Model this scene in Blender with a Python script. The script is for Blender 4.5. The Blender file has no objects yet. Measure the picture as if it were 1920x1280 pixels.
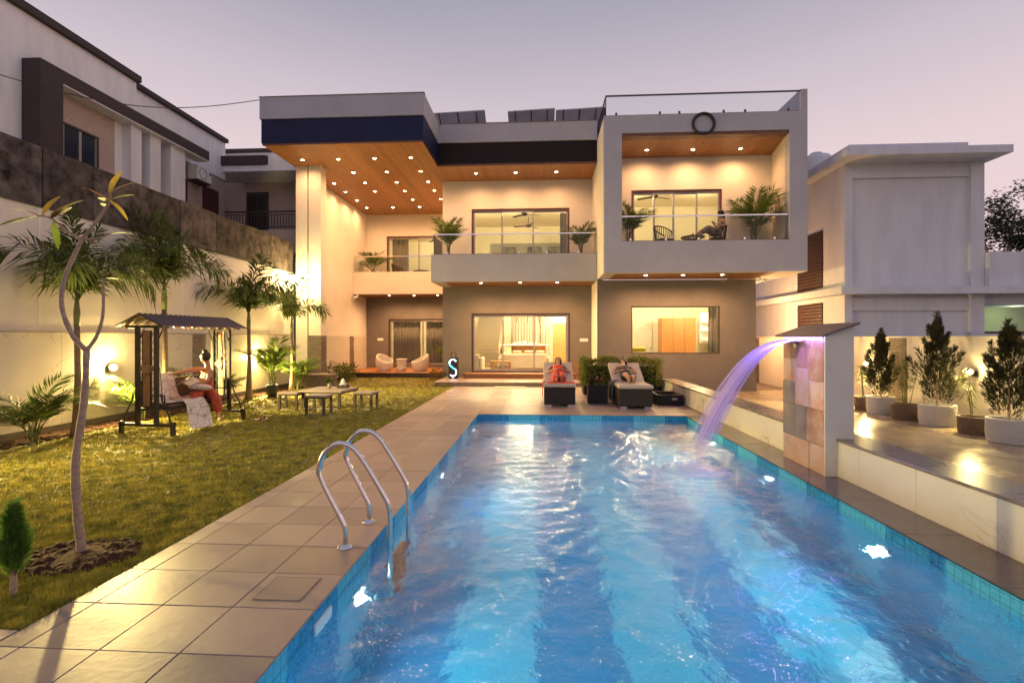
import bpy, bmesh, math, random
import numpy as np
from mathutils import Vector, Matrix, noise
random.seed(7)
R = math.radians
scn = bpy.context.scene
col = scn.collection
# ------------------------------------------------------------------ camera
cd = bpy.data.cameras.new('camera'); cam = bpy.data.objects.new('camera', cd); col.objects.link(cam)
cd.sensor_width = 36; cd.lens = 935 / 1920 * 36; cd.clip_start = .05; cd.clip_end = 2000
cd.shift_y = -7 / 1920
cam.location = (0, 0, 1.7); cam.rotation_euler = (R(90), 0, math.atan(55 / 935))
scn.camera = cam
# ------------------------------------------------------------------ dusk sky
SUN_EL, SUN_AZ = R(2.0), R(-14)
w = bpy.data.worlds.new('World'); scn.world = w; w.use_nodes = True
nt = w.node_tree; nt.nodes.clear()
N = nt.nodes.new; L = nt.links.new
sky = N('ShaderNodeTexSky'); sky.sky_type = 'NISHITA'; sky.sun_disc = False
sky.sun_elevation = SUN_EL; sky.sun_rotation = SUN_AZ; sky.dust_density = 3; sky.ozone_density = 2
geo = N('ShaderNodeTexCoord'); sep = N('ShaderNodeSeparateXYZ'); L(geo.outputs['Generated'], sep.inputs[0])
ramp = N('ShaderNodeValToRGB'); 
hzn = N('ShaderNodeTexNoise'); hzn.inputs['Scale'].default_value = 1.6; hzn.inputs['Detail'].default_value = 5
mpz = N('ShaderNodeMapping'); mpz.inputs['Scale'].default_value = (1, 1, 4); L(geo.outputs['Generated'], mpz.inputs[0]); L(mpz.outputs[0], hzn.inputs['Vector'])
hma = N('ShaderNodeMath'); hma.operation = 'MULTIPLY_ADD'; hma.inputs[1].default_value = .07; L(hzn.outputs[0], hma.inputs[0])
hsb = N('ShaderNodeMath'); hsb.operation = 'SUBTRACT'; hsb.inputs[1].default_value = .035; L(sep.outputs['Z'], hsb.inputs[0]); L(hsb.outputs[0], hma.inputs[2])
L(hma.outputs[0], ramp.inputs[0])
cr = ramp.color_ramp
cr.elements[0].position = .0; cr.elements[0].color = (.84, .60, .62, 1)
cr.elements[1].position = 1; cr.elements[1].color = (.27, .29, .44, 1)
for p_, c_ in ((.30, (.73, .585, .605)), (.42, (.56, .48, .535)), (.56, (.35, .335, .415)), (.75, (.33, .33, .45))):
    e = cr.elements.new(p_); e.color = (*c_, 1)
mx = N('ShaderNodeMix'); mx.data_type = 'RGBA'; mx.inputs[0].default_value = .90
sc_ = N('ShaderNodeVectorMath'); sc_.operation = 'SCALE'; sc_.inputs['Scale'].default_value = .12
L(sky.outputs[0], sc_.inputs[0]); L(sc_.outputs[0], mx.inputs[6]); L(ramp.outputs[0], mx.inputs[7])
bg = N('ShaderNodeBackground'); bg.inputs[1].default_value = .74
L(mx.outputs[2], bg.inputs[0]); wo = N('ShaderNodeOutputWorld'); L(bg.outputs[0], wo.inputs[0])
# ------------------------------------------------------------------ faint afterglow of the set sun
sd = bpy.data.lights.new('sun', 'SUN'); so = bpy.data.objects.new('sun', sd); col.objects.link(so)
sd.energy = .12; sd.angle = R(25); sd.color = (1, .72, .66)
so.rotation_euler = (R(90) - SUN_EL - R(6), 0, R(180) - SUN_AZ)
# ------------------------------------------------------------------ render
scn.view_settings.view_transform = 'Standard'; scn.view_settings.look = 'None'
scn.view_settings.gamma = 1; scn.view_settings.exposure = 0.72
cy = scn.cycles
cy.use_denoising = True; cy.use_adaptive_sampling = True; cy.adaptive_threshold = .02
cy.max_bounces = 8; cy.diffuse_bounces = 3; cy.glossy_bounces = 4; cy.transmission_bounces = 6; cy.transparent_max_bounces = 24
cy.sample_clamp_indirect = 4; cy.sample_clamp_direct = 0; cy.blur_glossy = .5
# ------------------------------------------------------------------ helpers
WM = {}
I4 = Matrix.Identity(4)
def tag(o, label=None, cat=None, group=None, kind=None):
    if label: o['label'] = label
    if cat: o['category'] = cat
    if group: o['group'] = group
    if kind: o['kind'] = kind
    return o
def thing(name, label, cat, loc=(0, 0, 0), rz=0, group=None):
    o = bpy.data.objects.new(name, None); col.objects.link(o)
    o.empty_display_size = .1
    o.location = loc; o.rotation_euler = (0, 0, rz)
    WM[o.name] = Matrix.Translation(loc) @ Matrix.Rotation(rz, 4, 'Z')
    return tag(o, label, cat, group)
def attach(o, parent, local=False):
    if parent is None:
        WM[o.name] = I4; return o
    o.parent = parent
    if local:
        WM[o.name] = WM[parent.name]
    else:
        o.matrix_parent_inverse = WM[parent.name].inverted(); WM[o.name] = I4
    return o
def copy_tree(src, loc=None, rz=None, label=None, group=None, parent=None, scale=None):
    c = src.copy(); col.objects.link(c)
    if parent is not None: c.parent = parent
    if loc is not None: c.location = loc
    if rz is not None: c.rotation_euler = (0, 0, rz)
    if scale is not None: c.scale = (scale, scale, scale) if not hasattr(scale, '__len__') else scale
    if label: c['label'] = label
    if group: c['group'] = group
    for ch in list(src.children): copy_tree(ch, parent=c)
    return c
class MB:
    def __init__(s): s.v = []; s.f = []
    def add(s, vs, fs):
        k = len(s.v); s.v.extend(tuple(p) for p in vs); s.f.extend(tuple(i + k for i in q) for q in fs); return s
    def box(s, x0, x1, y0, y1, z0, z1):
        return s.add([(x0,y0,z0),(x1,y0,z0),(x1,y1,z0),(x0,y1,z0),(x0,y0,z1),(x1,y0,z1),(x1,y1,z1),(x0,y1,z1)],
            [(3,2,1,0),(4,5,6,7),(0,1,5,4),(1,2,6,5),(2,3,7,6),(3,0,4,7)])
    def obox(s, c, size, m=None):
        k = len(s.v); x, y, z = (q / 2 for q in size); s.box(-x, x, -y, y, -z, z)
        for i in range(k, len(s.v)):
            p = Vector(s.v[i])
            if m is not None: p = m @ p
            s.v[i] = tuple(p + Vector(c))
        return s
    def hexa(s, b, t): # bottom quad, top quad (each ccw from above)
        return s.add(list(b) + list(t), [(3,2,1,0),(4,5,6,7),(0,1,5,4),(1,2,6,5),(2,3,7,6),(3,0,4,7)])
    def quad(s, a, b, c, d): return s.add([a, b, c, d], [(0,1,2,3)])
    def tube(s, pts, r, n=8, cap=True, closed=False):
        pts = [Vector(p) for p in pts]; m = len(pts)
        rr = r if hasattr(r, '__len__') else [r] * m
        rings = []; up = None
        for i, p in enumerate(pts):
            if closed: t = pts[(i + 1) % m] - pts[i - 1]
            else: t = pts[min(i + 1, m - 1)] - pts[max(i - 1, 0)]
            t = t.normalized() if t.length > 1e-9 else Vector((0, 0, 1))
            if up is None:
                a = Vector((0, 0, 1)) if abs(t.z) < .9 else Vector((1, 0, 0))
                up = (a - t * a.dot(t)).normalized()
            else:
                up = up - t * up.dot(t)
                up = up.normalized() if up.length > 1e-6 else t.orthogonal().normalized()
            b = t.cross(up)
            rings.append([p + (up * math.cos(2*math.pi*j/n) + b * math.sin(2*math.pi*j/n)) * rr[i] for j in range(n)])
        k = len(s.v)
        for g in rings: s.v.extend(tuple(p) for p in g)
        for i in range(m if closed else m - 1):
            i2 = (i + 1) % m
            for j in range(n):
                j2 = (j + 1) % n
                s.f.append((k+i*n+j, k+i*n+j2, k+i2*n+j2, k+i2*n+j))
        if cap and not closed:
            s.f.append(tuple(k + j for j in range(n))[::-1]); s.f.append(tuple(k + (m-1)*n + j for j in range(n)))
        return s
    def lathe(s, prof, n=24, c=(0, 0, 0), cap=True):
        k = len(s.v)
        for r, z in prof:
            for j in range(n):
                a = 2*math.pi*j/n; s.v.append((c[0] + r*math.cos(a), c[1] + r*math.sin(a), c[2] + z))
        for i in range(len(prof) - 1):
            for j in range(n):
                j2 = (j+1) % n; s.f.append((k+i*n+j, k+i*n+j2, k+(i+1)*n+j2, k+(i+1)*n+j))
        if cap:
            s.f.append(tuple(k+j for j in range(n))[::-1]); s.f.append(tuple(k+(len(prof)-1)*n+j for j in range(n)))
        return s
    def ball(s, c, r, n=12, m=8):
        r = r if hasattr(r, '__len__') else (r, r, r); k = len(s.v)
        for i in range(1, m):
            t = math.pi*i/m
            for j in range(n):
                a = 2*math.pi*j/n; s.v.append((c[0]+r[0]*math.sin(t)*math.cos(a), c[1]+r[1]*math.sin(t)*math.sin(a), c[2]-r[2]*math.cos(t)))
        lo = len(s.v); s.v.append((c[0],c[1],c[2]-r[2])); hi = len(s.v); s.v.append((c[0],c[1],c[2]+r[2]))
        for i in range(m-2):
            for j in range(n):
                j2=(j+1)%n; s.f.append((k+i*n+j,k+i*n+j2,k+(i+1)*n+j2,k+(i+1)*n+j))
        for j in range(n):
            j2=(j+1)%n; s.f.append((lo,k+j2,k+j)); s.f.append((hi,k+(m-2)*n+j,k+(m-2)*n+j2))
        return s
    def mesh(s, name, mat=None, smooth=False, bevel=0, seg=1):
        me = bpy.data.meshes.new(name); me.from_pydata(s.v, [], s.f)
        if bevel:
            bm = bmesh.new(); bm.from_mesh(me)
            ed = [e for e in bm.edges if len(e.link_faces) == 2 and e.calc_face_angle(0) > .5]
            bmesh.ops.bevel(bm, geom=ed, offset=bevel, segments=seg, profile=.5, affect='EDGES', clamp_overlap=True)
            bm.to_mesh(me); bm.free()
        if mat: me.materials.append(mat)
        if smooth: me.polygons.foreach_set('use_smooth', [True] * len(me.polygons))
        me.update()
        return me
    def build(s, name, mat=None, parent=None, smooth=False, bevel=0, seg=1, local=False):
        o = bpy.data.objects.new(name, s.mesh(name, mat, smooth, bevel, seg)); col.objects.link(o)
        return attach(o, parent, local)
def inst(name, me, parent=None, loc=(0,0,0), rot=None, local=False, scale=None):
    o = bpy.data.objects.new(name, me); col.objects.link(o); attach(o, parent, local)
    o.location = loc
    if rot: o.rotation_euler = rot
    if scale is not None: o.scale = scale
    return o
def bx(name, mat, parent, *b, bevel=0, local=False): return MB().box(*b).build(name, mat, parent, bevel=bevel, local=local)
def lamp(kind, loc, energy, color, parent=None, size=.05, target=None, angle=120, blend=.6, sx=None, sy=None, local=False):
    d = bpy.data.lights.new('bulb', kind); o = bpy.data.objects.new('bulb', d); col.objects.link(o)
    d.energy = energy; d.color = color
    if kind == 'AREA':
        d.shape = 'RECTANGLE'; d.size = sx or size; d.size_y = sy or size
    else: d.shadow_soft_size = size
    if kind == 'SPOT': d.spot_size = R(angle); d.spot_blend = blend
    attach(o, parent, local)
    o.location = loc
    if target is not None:
        o.rotation_euler = (Vector(target) - Vector(loc)).to_track_quat('-Z', 'Y').to_euler()
    return o
# ------------------------------------------------------------------ materials
def M(name, c, rough=.6, metal=0, ns=0, na=0, bs=0, bst=0, rnd=0, spec=.5, c2=None, stretch=(1,1,1), detail=5, emit=None, es=0, coat=0, rvar=0, sheen=0):
    m = bpy.data.materials.new(name); m.use_nodes = True
    t = m.node_tree; b = t.nodes['Principled BSDF']; N = t.nodes.new; L = t.links.new
    b.inputs['Base Color'].default_value = (*c, 1); b.inputs['Roughness'].default_value = rough
    b.inputs['Metallic'].default_value = metal; b.inputs['Specular IOR Level'].default_value = spec
    if coat: b.inputs['Coat Weight'].default_value = coat; b.inputs['Coat Roughness'].default_value = .1
    if sheen: b.inputs['Sheen Weight'].default_value = sheen
    if emit: b.inputs['Emission Color'].default_value = (*emit, 1); b.inputs['Emission Strength'].default_value = es
    if ns or bs:
        tc = N('ShaderNodeTexCoord'); mp = N('ShaderNodeMapping'); mp.inputs['Scale'].default_value = stretch
        L(tc.outputs['Object'], mp.inputs[0]); oi = N('ShaderNodeObjectInfo')
        if rnd:
            ad = N('ShaderNodeVectorMath'); ad.operation = 'ADD'; sc = N('ShaderNodeMath'); sc.operation = 'MULTIPLY'; sc.inputs[1].default_value = 37
            L(oi.outputs['Random'], sc.inputs[0]); L(mp.outputs[0], ad.inputs[0]); L(sc.outputs[0], ad.inputs[1]); vec = ad.outputs[0]
        else: vec = mp.outputs[0]
    if ns:
        n = N('ShaderNodeTexNoise'); n.inputs['Scale'].default_value = ns; n.inputs['Detail'].default_value = detail; n.inputs['Roughness'].default_value = .62
        L(vec, n.inputs['Vector'])
        r = N('ShaderNodeValToRGB'); L(n.outputs[0], r.inputs[0])
        lo = tuple(x * (1 - na) for x in c); hi = c2 if c2 else tuple(min(1, x * (1 + na)) for x in c)
        r.color_ramp.elements[0].position = .30; r.color_ramp.elements[0].color = (*lo, 1)
        r.color_ramp.elements[1].position = .70; r.color_ramp.elements[1].color = (*hi, 1)
        out = r.outputs[0]
        if rnd:
            h = N('ShaderNodeHueSaturation'); mr = N('ShaderNodeMapRange'); mr.inputs[3].default_value = 1 - rnd; mr.inputs[4].default_value = 1 + rnd
            L(oi.outputs['Random'], mr.inputs[0]); L(mr.outputs[0], h.inputs['Value']); L(out, h.inputs['Color']); out = h.outputs[0]
        L(out, b.inputs['Base Color'])
        if rvar:
            mr2 = N('ShaderNodeMapRange'); mr2.inputs[1].default_value = .3; mr2.inputs[2].default_value = .7
            mr2.inputs[3].default_value = max(.03, rough - rvar); mr2.inputs[4].default_value = min(1, rough + rvar)
            L(n.outputs[0], mr2.inputs[0]); L(mr2.outputs[0], b.inputs['Roughness'])
    if bs:
        n2 = N('ShaderNodeTexNoise'); n2.inputs['Scale'].default_value = bs; n2.inputs['Detail'].default_value = 4
        L(vec, n2.inputs['Vector'])
        bp = N('ShaderNodeBump'); bp.inputs['Strength'].default_value = bst; bp.inputs['Distance'].default_value = .02
        L(n2.outputs[0], bp.inputs['Height']); L(bp.outputs[0], b.inputs['Normal'])
    return m
def E(name, c, s): return M(name, c, emit=c, es=s)
def veined(name, base, vein, scale, width, rough=.25, mottle=.05):
    m = M(name, base, rough, ns=scale*1.7, na=mottle, bs=60, bst=.02, detail=3)
    t = m.node_tree; b = t.nodes['Principled BSDF']; N = t.nodes.new; L = t.links.new
    tc = N('ShaderNodeTexCoord'); n = N('ShaderNodeTexNoise'); n.inputs['Scale'].default_value = scale; n.inputs['Detail'].default_value = 6; n.inputs['Distortion'].default_value = .8
    L(tc.outputs['Object'], n.inputs['Vector'])
    a = N('ShaderNodeMath'); a.operation = 'SUBTRACT'; a.inputs[1].default_value = .5; L(n.outputs[0], a.inputs[0])
    ab = N('ShaderNodeMath'); ab.operation = 'ABSOLUTE'; L(a.outputs[0], ab.inputs[0])
    mr = N('ShaderNodeMapRange'); mr.inputs[1].default_value = 0; mr.inputs[2].default_value = width; mr.inputs[3].default_value = 1; mr.inputs[4].default_value = 0
    L(ab.outputs[0], mr.inputs[0])
    n2 = N('ShaderNodeTexNoise'); n2.inputs['Scale'].default_value = scale * .6; L(tc.outputs['Object'], n2.inputs['Vector'])
    mr2 = N('ShaderNodeMapRange'); mr2.inputs[1].default_value = .42; mr2.inputs[2].default_value = .52; L(n2.outputs[0], mr2.inputs[0])
    mu = N('ShaderNodeMath'); mu.operation = 'MULTIPLY'; L(mr.outputs[0], mu.inputs[0]); L(mr2.outputs[0], mu.inputs[1])
    mx = N('ShaderNodeMix'); mx.data_type = 'RGBA'; L(mu.outputs[0], mx.inputs[0])
    old = b.inputs['Base Color'].links[0].from_socket; L(old, mx.inputs[6]); mx.inputs[7].default_value = (*vein, 1)
    L(mx.outputs[2], b.inputs['Base Color'])
    return m
def leafmat(name, c, c2, trans=.35, rough=.6):
    m = M(name, c, rough, ns=3, na=.4, c2=c2, rnd=.25, spec=.2)
    t = m.node_tree; b = t.nodes['Principled BSDF']; N = t.nodes.new; L = t.links.new
    tr = N('ShaderNodeBsdfTranslucent'); mixs = N('ShaderNodeMixShader'); mixs.inputs[0].default_value = trans
    src = b.inputs['Base Color'].links[0].from_socket; L(src, tr.inputs[0])
    L(b.outputs[0], mixs.inputs[1]); L(tr.outputs[0], mixs.inputs[2]); L(mixs.outputs[0], t.nodes['Material Output'].inputs[0])
    return m
def glassmat(name, tint=(.93,.95,.95), refl=.06, rough=.0, ior=1.45):
    m = bpy.data.materials.new(name); m.use_nodes = True; t = m.node_tree; t.nodes.clear(); N = t.nodes.new; L = t.links.new
    tr = N('ShaderNodeBsdfTransparent'); tr.inputs[0].default_value = (*tint, 1)
    gl = N('ShaderNodeBsdfGlossy'); gl.inputs['Roughness'].default_value = rough
    fr = N('ShaderNodeFresnel'); fr.inputs[0].default_value = ior
    ad = N('ShaderNodeMath'); ad.operation = 'ADD'; ad.inputs[1].default_value = refl; ad.use_clamp = True; L(fr.outputs[0], ad.inputs[0])
    mi = N('ShaderNodeMixShader'); L(ad.outputs[0], mi.inputs[0]); L(tr.outputs[0], mi.inputs[1]); L(gl.outputs[0], mi.inputs[2])
    o = N('ShaderNodeOutputMaterial'); L(mi.outputs[0], o.inputs[0]); return m
WARM = (1, .52, .215); LAMPY = (1, .74, .26); ROOM = (1, .76, .40)
m_white = M('white_plaster', (.70,.70,.73), .75, ns=1.3, na=.09, bs=90, bst=.06, detail=8)
m_grey = M('villa_grey_paint', (.40,.39,.425), .7, ns=1.2, na=.08, bs=90, bst=.05, detail=8)
m_bwall = M('boundary_paint', (.74,.67,.61), .75, ns=.9, na=.08, bs=60, bst=.08, detail=9)
m_cream = M('cream_plaster', (.72,.66,.58), .7, ns=1.1, na=.06, bs=90, bst=.05)
m_taupe = M('taupe_plaster', (.155,.135,.12), .6, ns=1.5, na=.1, bs=120, bst=.05)
m_navy = M('navy_panel', (.007,.011,.055), .5, ns=.8, na=.2, spec=.25)
m_black = M('black_panel', (.016,.011,.012), .6, spec=.2)
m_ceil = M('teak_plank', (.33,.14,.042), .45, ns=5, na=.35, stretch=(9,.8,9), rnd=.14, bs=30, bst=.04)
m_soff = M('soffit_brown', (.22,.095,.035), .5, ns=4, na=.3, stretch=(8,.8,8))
m_brownframe = M('brown_frame', (.12,.045,.025), .4)
m_alu = M('grey_aluminium', (.36,.33,.31), .38, .5)
m_dark = M('dark_frame', (.05,.035,.03), .45)
m_glass = glassmat('window_glass', refl=0, ior=1.25)
m_rail = glassmat('balustrade_glass', (.93,.95,.955), 0, ior=1.2)
m_steel = M('stainless_steel', (.72,.70,.68), .12, 1.0, ns=8, na=.06, rvar=.05)
m_marble = veined('cream_marble', (.62,.57,.50), (.30,.24,.20), 1.1, .008, .28)
m_wallmarble = veined('wall_marble', (.60,.545,.46), (.38,.31,.25), .8, .006, .35)
m_deck = M('deck_tile', (.275,.20,.172), .42, ns=1.6, na=.16, bs=22, bst=.06, rnd=.17, rvar=.08, detail=6)
m_grout = M('grout', (.16,.125,.105), .9)
m_pave = M('paving_tile', (.36,.29,.20), .24, ns=1.4, na=.14, bs=16, bst=.05, rnd=.1, rvar=.06, detail=4)
m_coping = M('dark_coping', (.105,.078,.072), .16, ns=2.5, na=.3, bs=30, bst=.03, rvar=.07)
m_copingt = M('grey_coping', (.17,.135,.11), .3, ns=2, na=.12, rvar=.05, detail=3)
m_soil = M('soil', (.055,.026,.015), .95, ns=9, na=.5, bs=30, bst=.7, spec=.1)
m_turf = M('turf_base', (.15,.13,.03), .95, ns=1.2, na=.4, bs=40, bst=.5, detail=8)
m_granite = M('dark_granite', (.022,.017,.017), .7, ns=4.0, na=.7, c2=(.13,.105,.10), rnd=.35, bs=12, bst=.25, detail=10, spec=.15)
m_stone = M('ledge_stone', (.20,.15,.115), .85, ns=14, na=.55, c2=(.36,.28,.22), bs=35, bst=.5, stretch=(1,1,5))
m_brown = M('dark_brown_texture', (.055,.038,.036), .8, ns=40, na=.5, bs=60, bst=.5)
m_plinth = M('dark_plinth', (.06,.045,.038), .6, ns=4, na=.3)
m_room = M('room_paint', (.78,.70,.54), .8)
m_roomfloor = M('room_floor', (.62,.55,.42), .2)
m_wooddoor = M('wood_door', (.36,.16,.05), .4, ns=5, na=.3, stretch=(10,10,.8))
m_bulb = E('bulb_glow', (1,.78,.45), 40)
m_trimw = M('white_trim', (.8,.78,.74), .4)
# ================================================================== ground, deck, pool
WZ = -.13                                   # water level
PX0, PX1, PY0, PY1, PZ = -1.41, 3.13, 1.1, 11.07, -1.5
def structure(o): return tag(o, kind='structure')
g = MB()
S = 400
xs = [-S, PX0 - .25, PX1 + .3, S]; ys = [-S, PY0 - .3, PY1 + .25, S]
for i in range(3):
    for j in range(3):
        if i == 1 and j == 1: continue
        g.quad((xs[i], ys[j], -.20), (xs[i+1], ys[j], -.20), (xs[i+1], ys[j+1], -.20), (xs[i], ys[j+1], -.20))
structure(g.build('ground', M('bare_ground', (.16,.12,.09), .95, ns=1, na=.3)))
# deck bed (grout) under tiles
def tile_mesh(nm, sx, sy, th, mat, bev=.004): return MB().box(.0015, sx-.0015, .0015, sy-.0015, -th, 0).mesh(nm, mat, bevel=bev)
deck = structure(MB().box(-3.04, PX0-.02, PY0-.4, 17.35, -.2, -.012).box(PX0-.02, 3.58, PY1+.06, 17.35, -.2, -.012)
    .box(-9, -3.04, -1, 2.74, -.2, -.012).box(-3.04, 4.0, -1, PY0-.4, -.2, -.012).build('pool_deck', m_grout))
TS = .462
cache = {}
def tile(x, y, sx, sy, parent, mat, name, z=0, th=.03):
    k = (round(sx,3), round(sy,3), mat.name)
    if k not in cache: cache[k] = tile_mesh(name, sx, sy, th, mat)
    return inst(name, cache[k], parent, (x, y, z + random.uniform(-.0012, .0012)), (random.uniform(-.0015,.0015), random.uniform(-.0015,.0015), 0))
rows = [PY0 - .4 + .02 + TS*i for i in range(37)]
colx = [(-3.03, .17), (-2.86, .45), (-2.41, .46), (-1.95, .54)]
y = 2.58 - TS * 4
while y < 17.33:
    h = min(TS, 17.34 - y)
    for x, sx in colx:
        if x == -1.95 and 3.48 < y + .02 < 3.52: pass
        tile(x, y, sx, h, deck, m_deck, 'deck_tile')
    y += TS
y = PY1
k = 0
while y < 17.33:
    h = min(TS, 17.34 - y)
    x = PX0
    while x < 3.55:
        sx = min(TS, 3.575 - x)
        tile(x, y, sx, h, deck, m_deck, 'deck_tile'); x += TS
    y += TS; k += 1
for j in range(4):
    for i in range(13):
        tile(-3.04 - TS*(i+1), 2.735 - TS*(j+1), TS, TS, deck, m_deck, 'deck_tile')
# inspection cover on the deck by the ladder
MB().box(-1.87, -1.56, 3.14, 3.44, .0005, .0035).build('inspection_cover', m_deck, deck, bevel=.002)
e = MB()
for a in ((-1.876,-1.87,3.134,3.446),(-1.56,-1.554,3.134,3.446),(-1.87,-1.56,3.134,3.14),(-1.87,-1.56,3.44,3.446)): e.box(*a, .0008, .003)
e.build('cover_joint', m_grout, deck)
# pool basin
m_lt = M('light_blue_mosaic', (.08,.42,.58), .25, ns=26, na=.2, bs=30, bst=.05)
m_dk = M('dark_blue_mosaic', (.025,.24,.44), .25, ns=26, na=.45, bs=30, bst=.05)
def mosaic(m):
    t = m.node_tree; b = t.nodes['Principled BSDF']; N = t.nodes.new; L = t.links.new; tc = N('ShaderNodeTexCoord'); sp = N('ShaderNodeSeparateXYZ'); L(tc.outputs['Object'], sp.inputs[0]); prev = None
    for ax, off in ((0,.0),(1,.0),(2,.031)):
        a = N('ShaderNodeMath'); a.operation = 'ADD'; a.inputs[1].default_value = off + 75; L(sp.outputs[ax], a.inputs[0])
        q = N('ShaderNodeMath'); q.operation = 'PINGPONG'; q.inputs[1].default_value = .0375; L(a.outputs[0], q.inputs[0])
        if prev is None: prev = q.outputs[0]
        else:
            mn = N('ShaderNodeMath'); mn.operation = 'MINIMUM'; L(prev, mn.inputs[0]); L(q.outputs[0], mn.inputs[1]); prev = mn.outputs[0]
    r = N('ShaderNodeMapRange'); r.inputs[1].default_value = .002; r.inputs[2].default_value = .004; r.inputs[3].default_value = .5; L(prev, r.inputs[0])
    mx = N('ShaderNodeMix'); mx.data_type = 'RGBA'; mx.blend_type = 'MULTIPLY'; mx.inputs[0].default_value = 1; L(b.inputs['Base Color'].links[0].from_socket, mx.inputs[6]); L(r.outputs[0], mx.inputs[7]); L(mx.outputs[2], b.inputs['Base Color'])
mosaic(m_lt); mosaic(m_dk)
basin = structure(MB().box(PX0-.22, PX0-.02, PY0-.2, PY1+.2, -1.7, -.05).box(PX1+.02, PX1+.22, PY0-.2, PY1+.2, -1.7, -.05)
    .box(PX0-.02, PX1+.02, PY1+.02, PY1+.2, -1.7, -.05).box(PX0-.02, PX1+.02, PY0-.2, PY0-.02, -1.7, -.05).box(PX0-.02, PX1+.02, PY0-.02, PY1+.02, -1.7, PZ-.02).build('pool_basin', m_grout))
x = PX0; k = 0; BW = .685
while x < PX1 - .01:
    x1 = min(x + BW, PX1); mt = m_dk if k % 2 == 0 else m_lt
    bx('tile_band', mt, basin, x, x1, PY0, PY1, PZ-.018, PZ)
    bx('tile_band', mt, basin, x, x1, PY1, PY1+.018, PZ, -.012)
    bx('tile_band', mt, basin, x, x1, PY0-.018, PY0, PZ, -.012)
    x = x1; k += 1
y = 2.70 - 1.36*2; k = 0
while y < PY1:
    a, b_ = max(y, PY0), min(y + .68, PY1); mt = m_dk if k % 2 == 0 else m_lt
    if b_ > a + .02:
        bx('tile_band', mt, basin, PX0-.018, PX0, a, b_, PZ, -.012)
        bx('tile_band', mt, basin, PX1, PX1+.018, a, b_, PZ, -.012)
    y += .68; k += 1
sk = bx('skimmer', M('skimmer_white', (.75,.8,.8), .4), basin, PX0-.01, PX0+.012, 3.02, 3.26, -.19, -.085)
# pool lamps (each under water on the side wall)
m_lens = E('pool_lens', (.75,.95,1), 7)
m_niche = M('lamp_rim', (.8,.82,.82), .3, .6)
PL = [(1, 4.75, 1.0), (1, 9.2, 1.0), (-1, 6.9, 1.0), (-1, 3.75, .8), (-1, 10.2, .6), (1, 7.0, .5), (1, 2.2, .9), (-1, 1.6, .8)]
lab = {(1,4.75): 'round underwater lamp on the marble wall side of the pool across from the ladder',
       (1,9.2): 'round underwater lamp in the pool wall just past the arc of falling water',
       (-1,6.9): 'round underwater lamp glowing in the pool wall beyond the ladder',
       (-1,3.75): 'round underwater lamp in the pool wall below the ladder handrails',
       (-1,10.2): 'round underwater lamp in the lawn side pool wall at the corner toward the loungers',
       (1,7.0): 'round underwater lamp in the pool wall right below the fountain pillar',
       (1,2.2): 'round underwater lamp on the marble side of the pool opposite the white skimmer',
       (-1,1.6): 'round underwater lamp in the deck side pool wall before the white skimmer'}
for sd_, yy, e_ in PL:
    X = PX1 if sd_ > 0 else PX0; nx = -sd_
    t = thing('pool_lamp', lab[(sd_, yy)], 'pool lamp', (X, yy, -.46), group='underwater lamps in the pool walls')
    rot = Matrix.Rotation(R(-90)*sd_, 4, 'Y')
    me = MB().lathe([(.11,0),(.115,.015),(.09,.03),(.085,.022)], 20).mesh('rim', m_niche, True)
    le = MB().lathe([(.086,.01),(.084,.022),(.05,.034),(.004,.038)], 20).mesh('lens', m_lens, True)
    for nm, mm in (('rim', me), ('lens', le)):
        o = inst(nm, mm, t, local=True); o.rotation_euler = (0, R(-90)*sd_, 0)
    lamp('SPOT', (X + nx*.07, yy, -.46), 66*e_, (.50,.90,1), t, .08, (X + nx*2.2, yy, -.95), 165, .8)
# water: one displaced sheet
dx = .04
nxg, nyg = int((PX1-PX0)/dx)+1, int((PY1-PY0)/dx)+1
gx, gy = np.meshgrid(np.linspace(PX0, PX1, nxg), np.linspace(PY0, PY1, nyg))
rs = np.random.RandomState(4); hz = np.zeros_like(gx)
for _ in range(120):
    lam = .10 * (4.2 ** rs.rand()); a = rs.rand()*2*math.pi; kx, ky = math.cos(a)*2*math.pi/lam, math.sin(a)*2*math.pi/lam
    wx, wy = rs.randn(2)*.25
    hz += lam * .0024 * np.sin(kx*(gx + .12*np.sin(gy*3+wx*9)) + ky*(gy + .12*np.sin(gx*2.6+wy*9)) + rs.rand()*6.28)
dd = np.hypot(gx - 2.12, gy - 7.05)
hz += .008*np.exp(-dd/.9)*np.sin(dd*34) + .010*np.exp(-(dd/.30)**2)*rs.randn(*gx.shape)
V = np.stack([gx, gy, WZ + hz], -1).reshape(-1, 3)
idx = np.arange(nxg*nyg).reshape(nyg, nxg)
F = np.stack([idx[:-1,:-1], idx[:-1,1:], idx[1:,1:], idx[1:,:-1]], -1).reshape(-1, 4)
me = bpy.data.meshes.new('pool_water'); me.from_pydata(V.tolist(), [], F.tolist())
me.polygons.foreach_set('use_smooth', [True]*len(me.polygons))
m_water = bpy.data.materials.new('water'); m_water.use_nodes = True
t = m_water.node_tree; b = t.nodes['Principled BSDF']
b.inputs['Base Color'].default_value = (.80,.95,1,1); b.inputs['Roughness'].default_value = .06; b.inputs['IOR'].default_value = 1.33; b.inputs['Transmission Weight'].default_value = 1
tc = t.nodes.new('ShaderNodeTexCoord'); n = t.nodes.new('ShaderNodeTexNoise'); n.inputs['Scale'].default_value = 15; n.inputs['Detail'].default_value = 3; n.inputs['Distortion'].default_value = .6
t.links.new(tc.outputs['Object'], n.inputs['Vector'])
bp = t.nodes.new('ShaderNodeBump'); bp.inputs['Strength'].default_value = .5; bp.inputs['Distance'].default_value = .02
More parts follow.
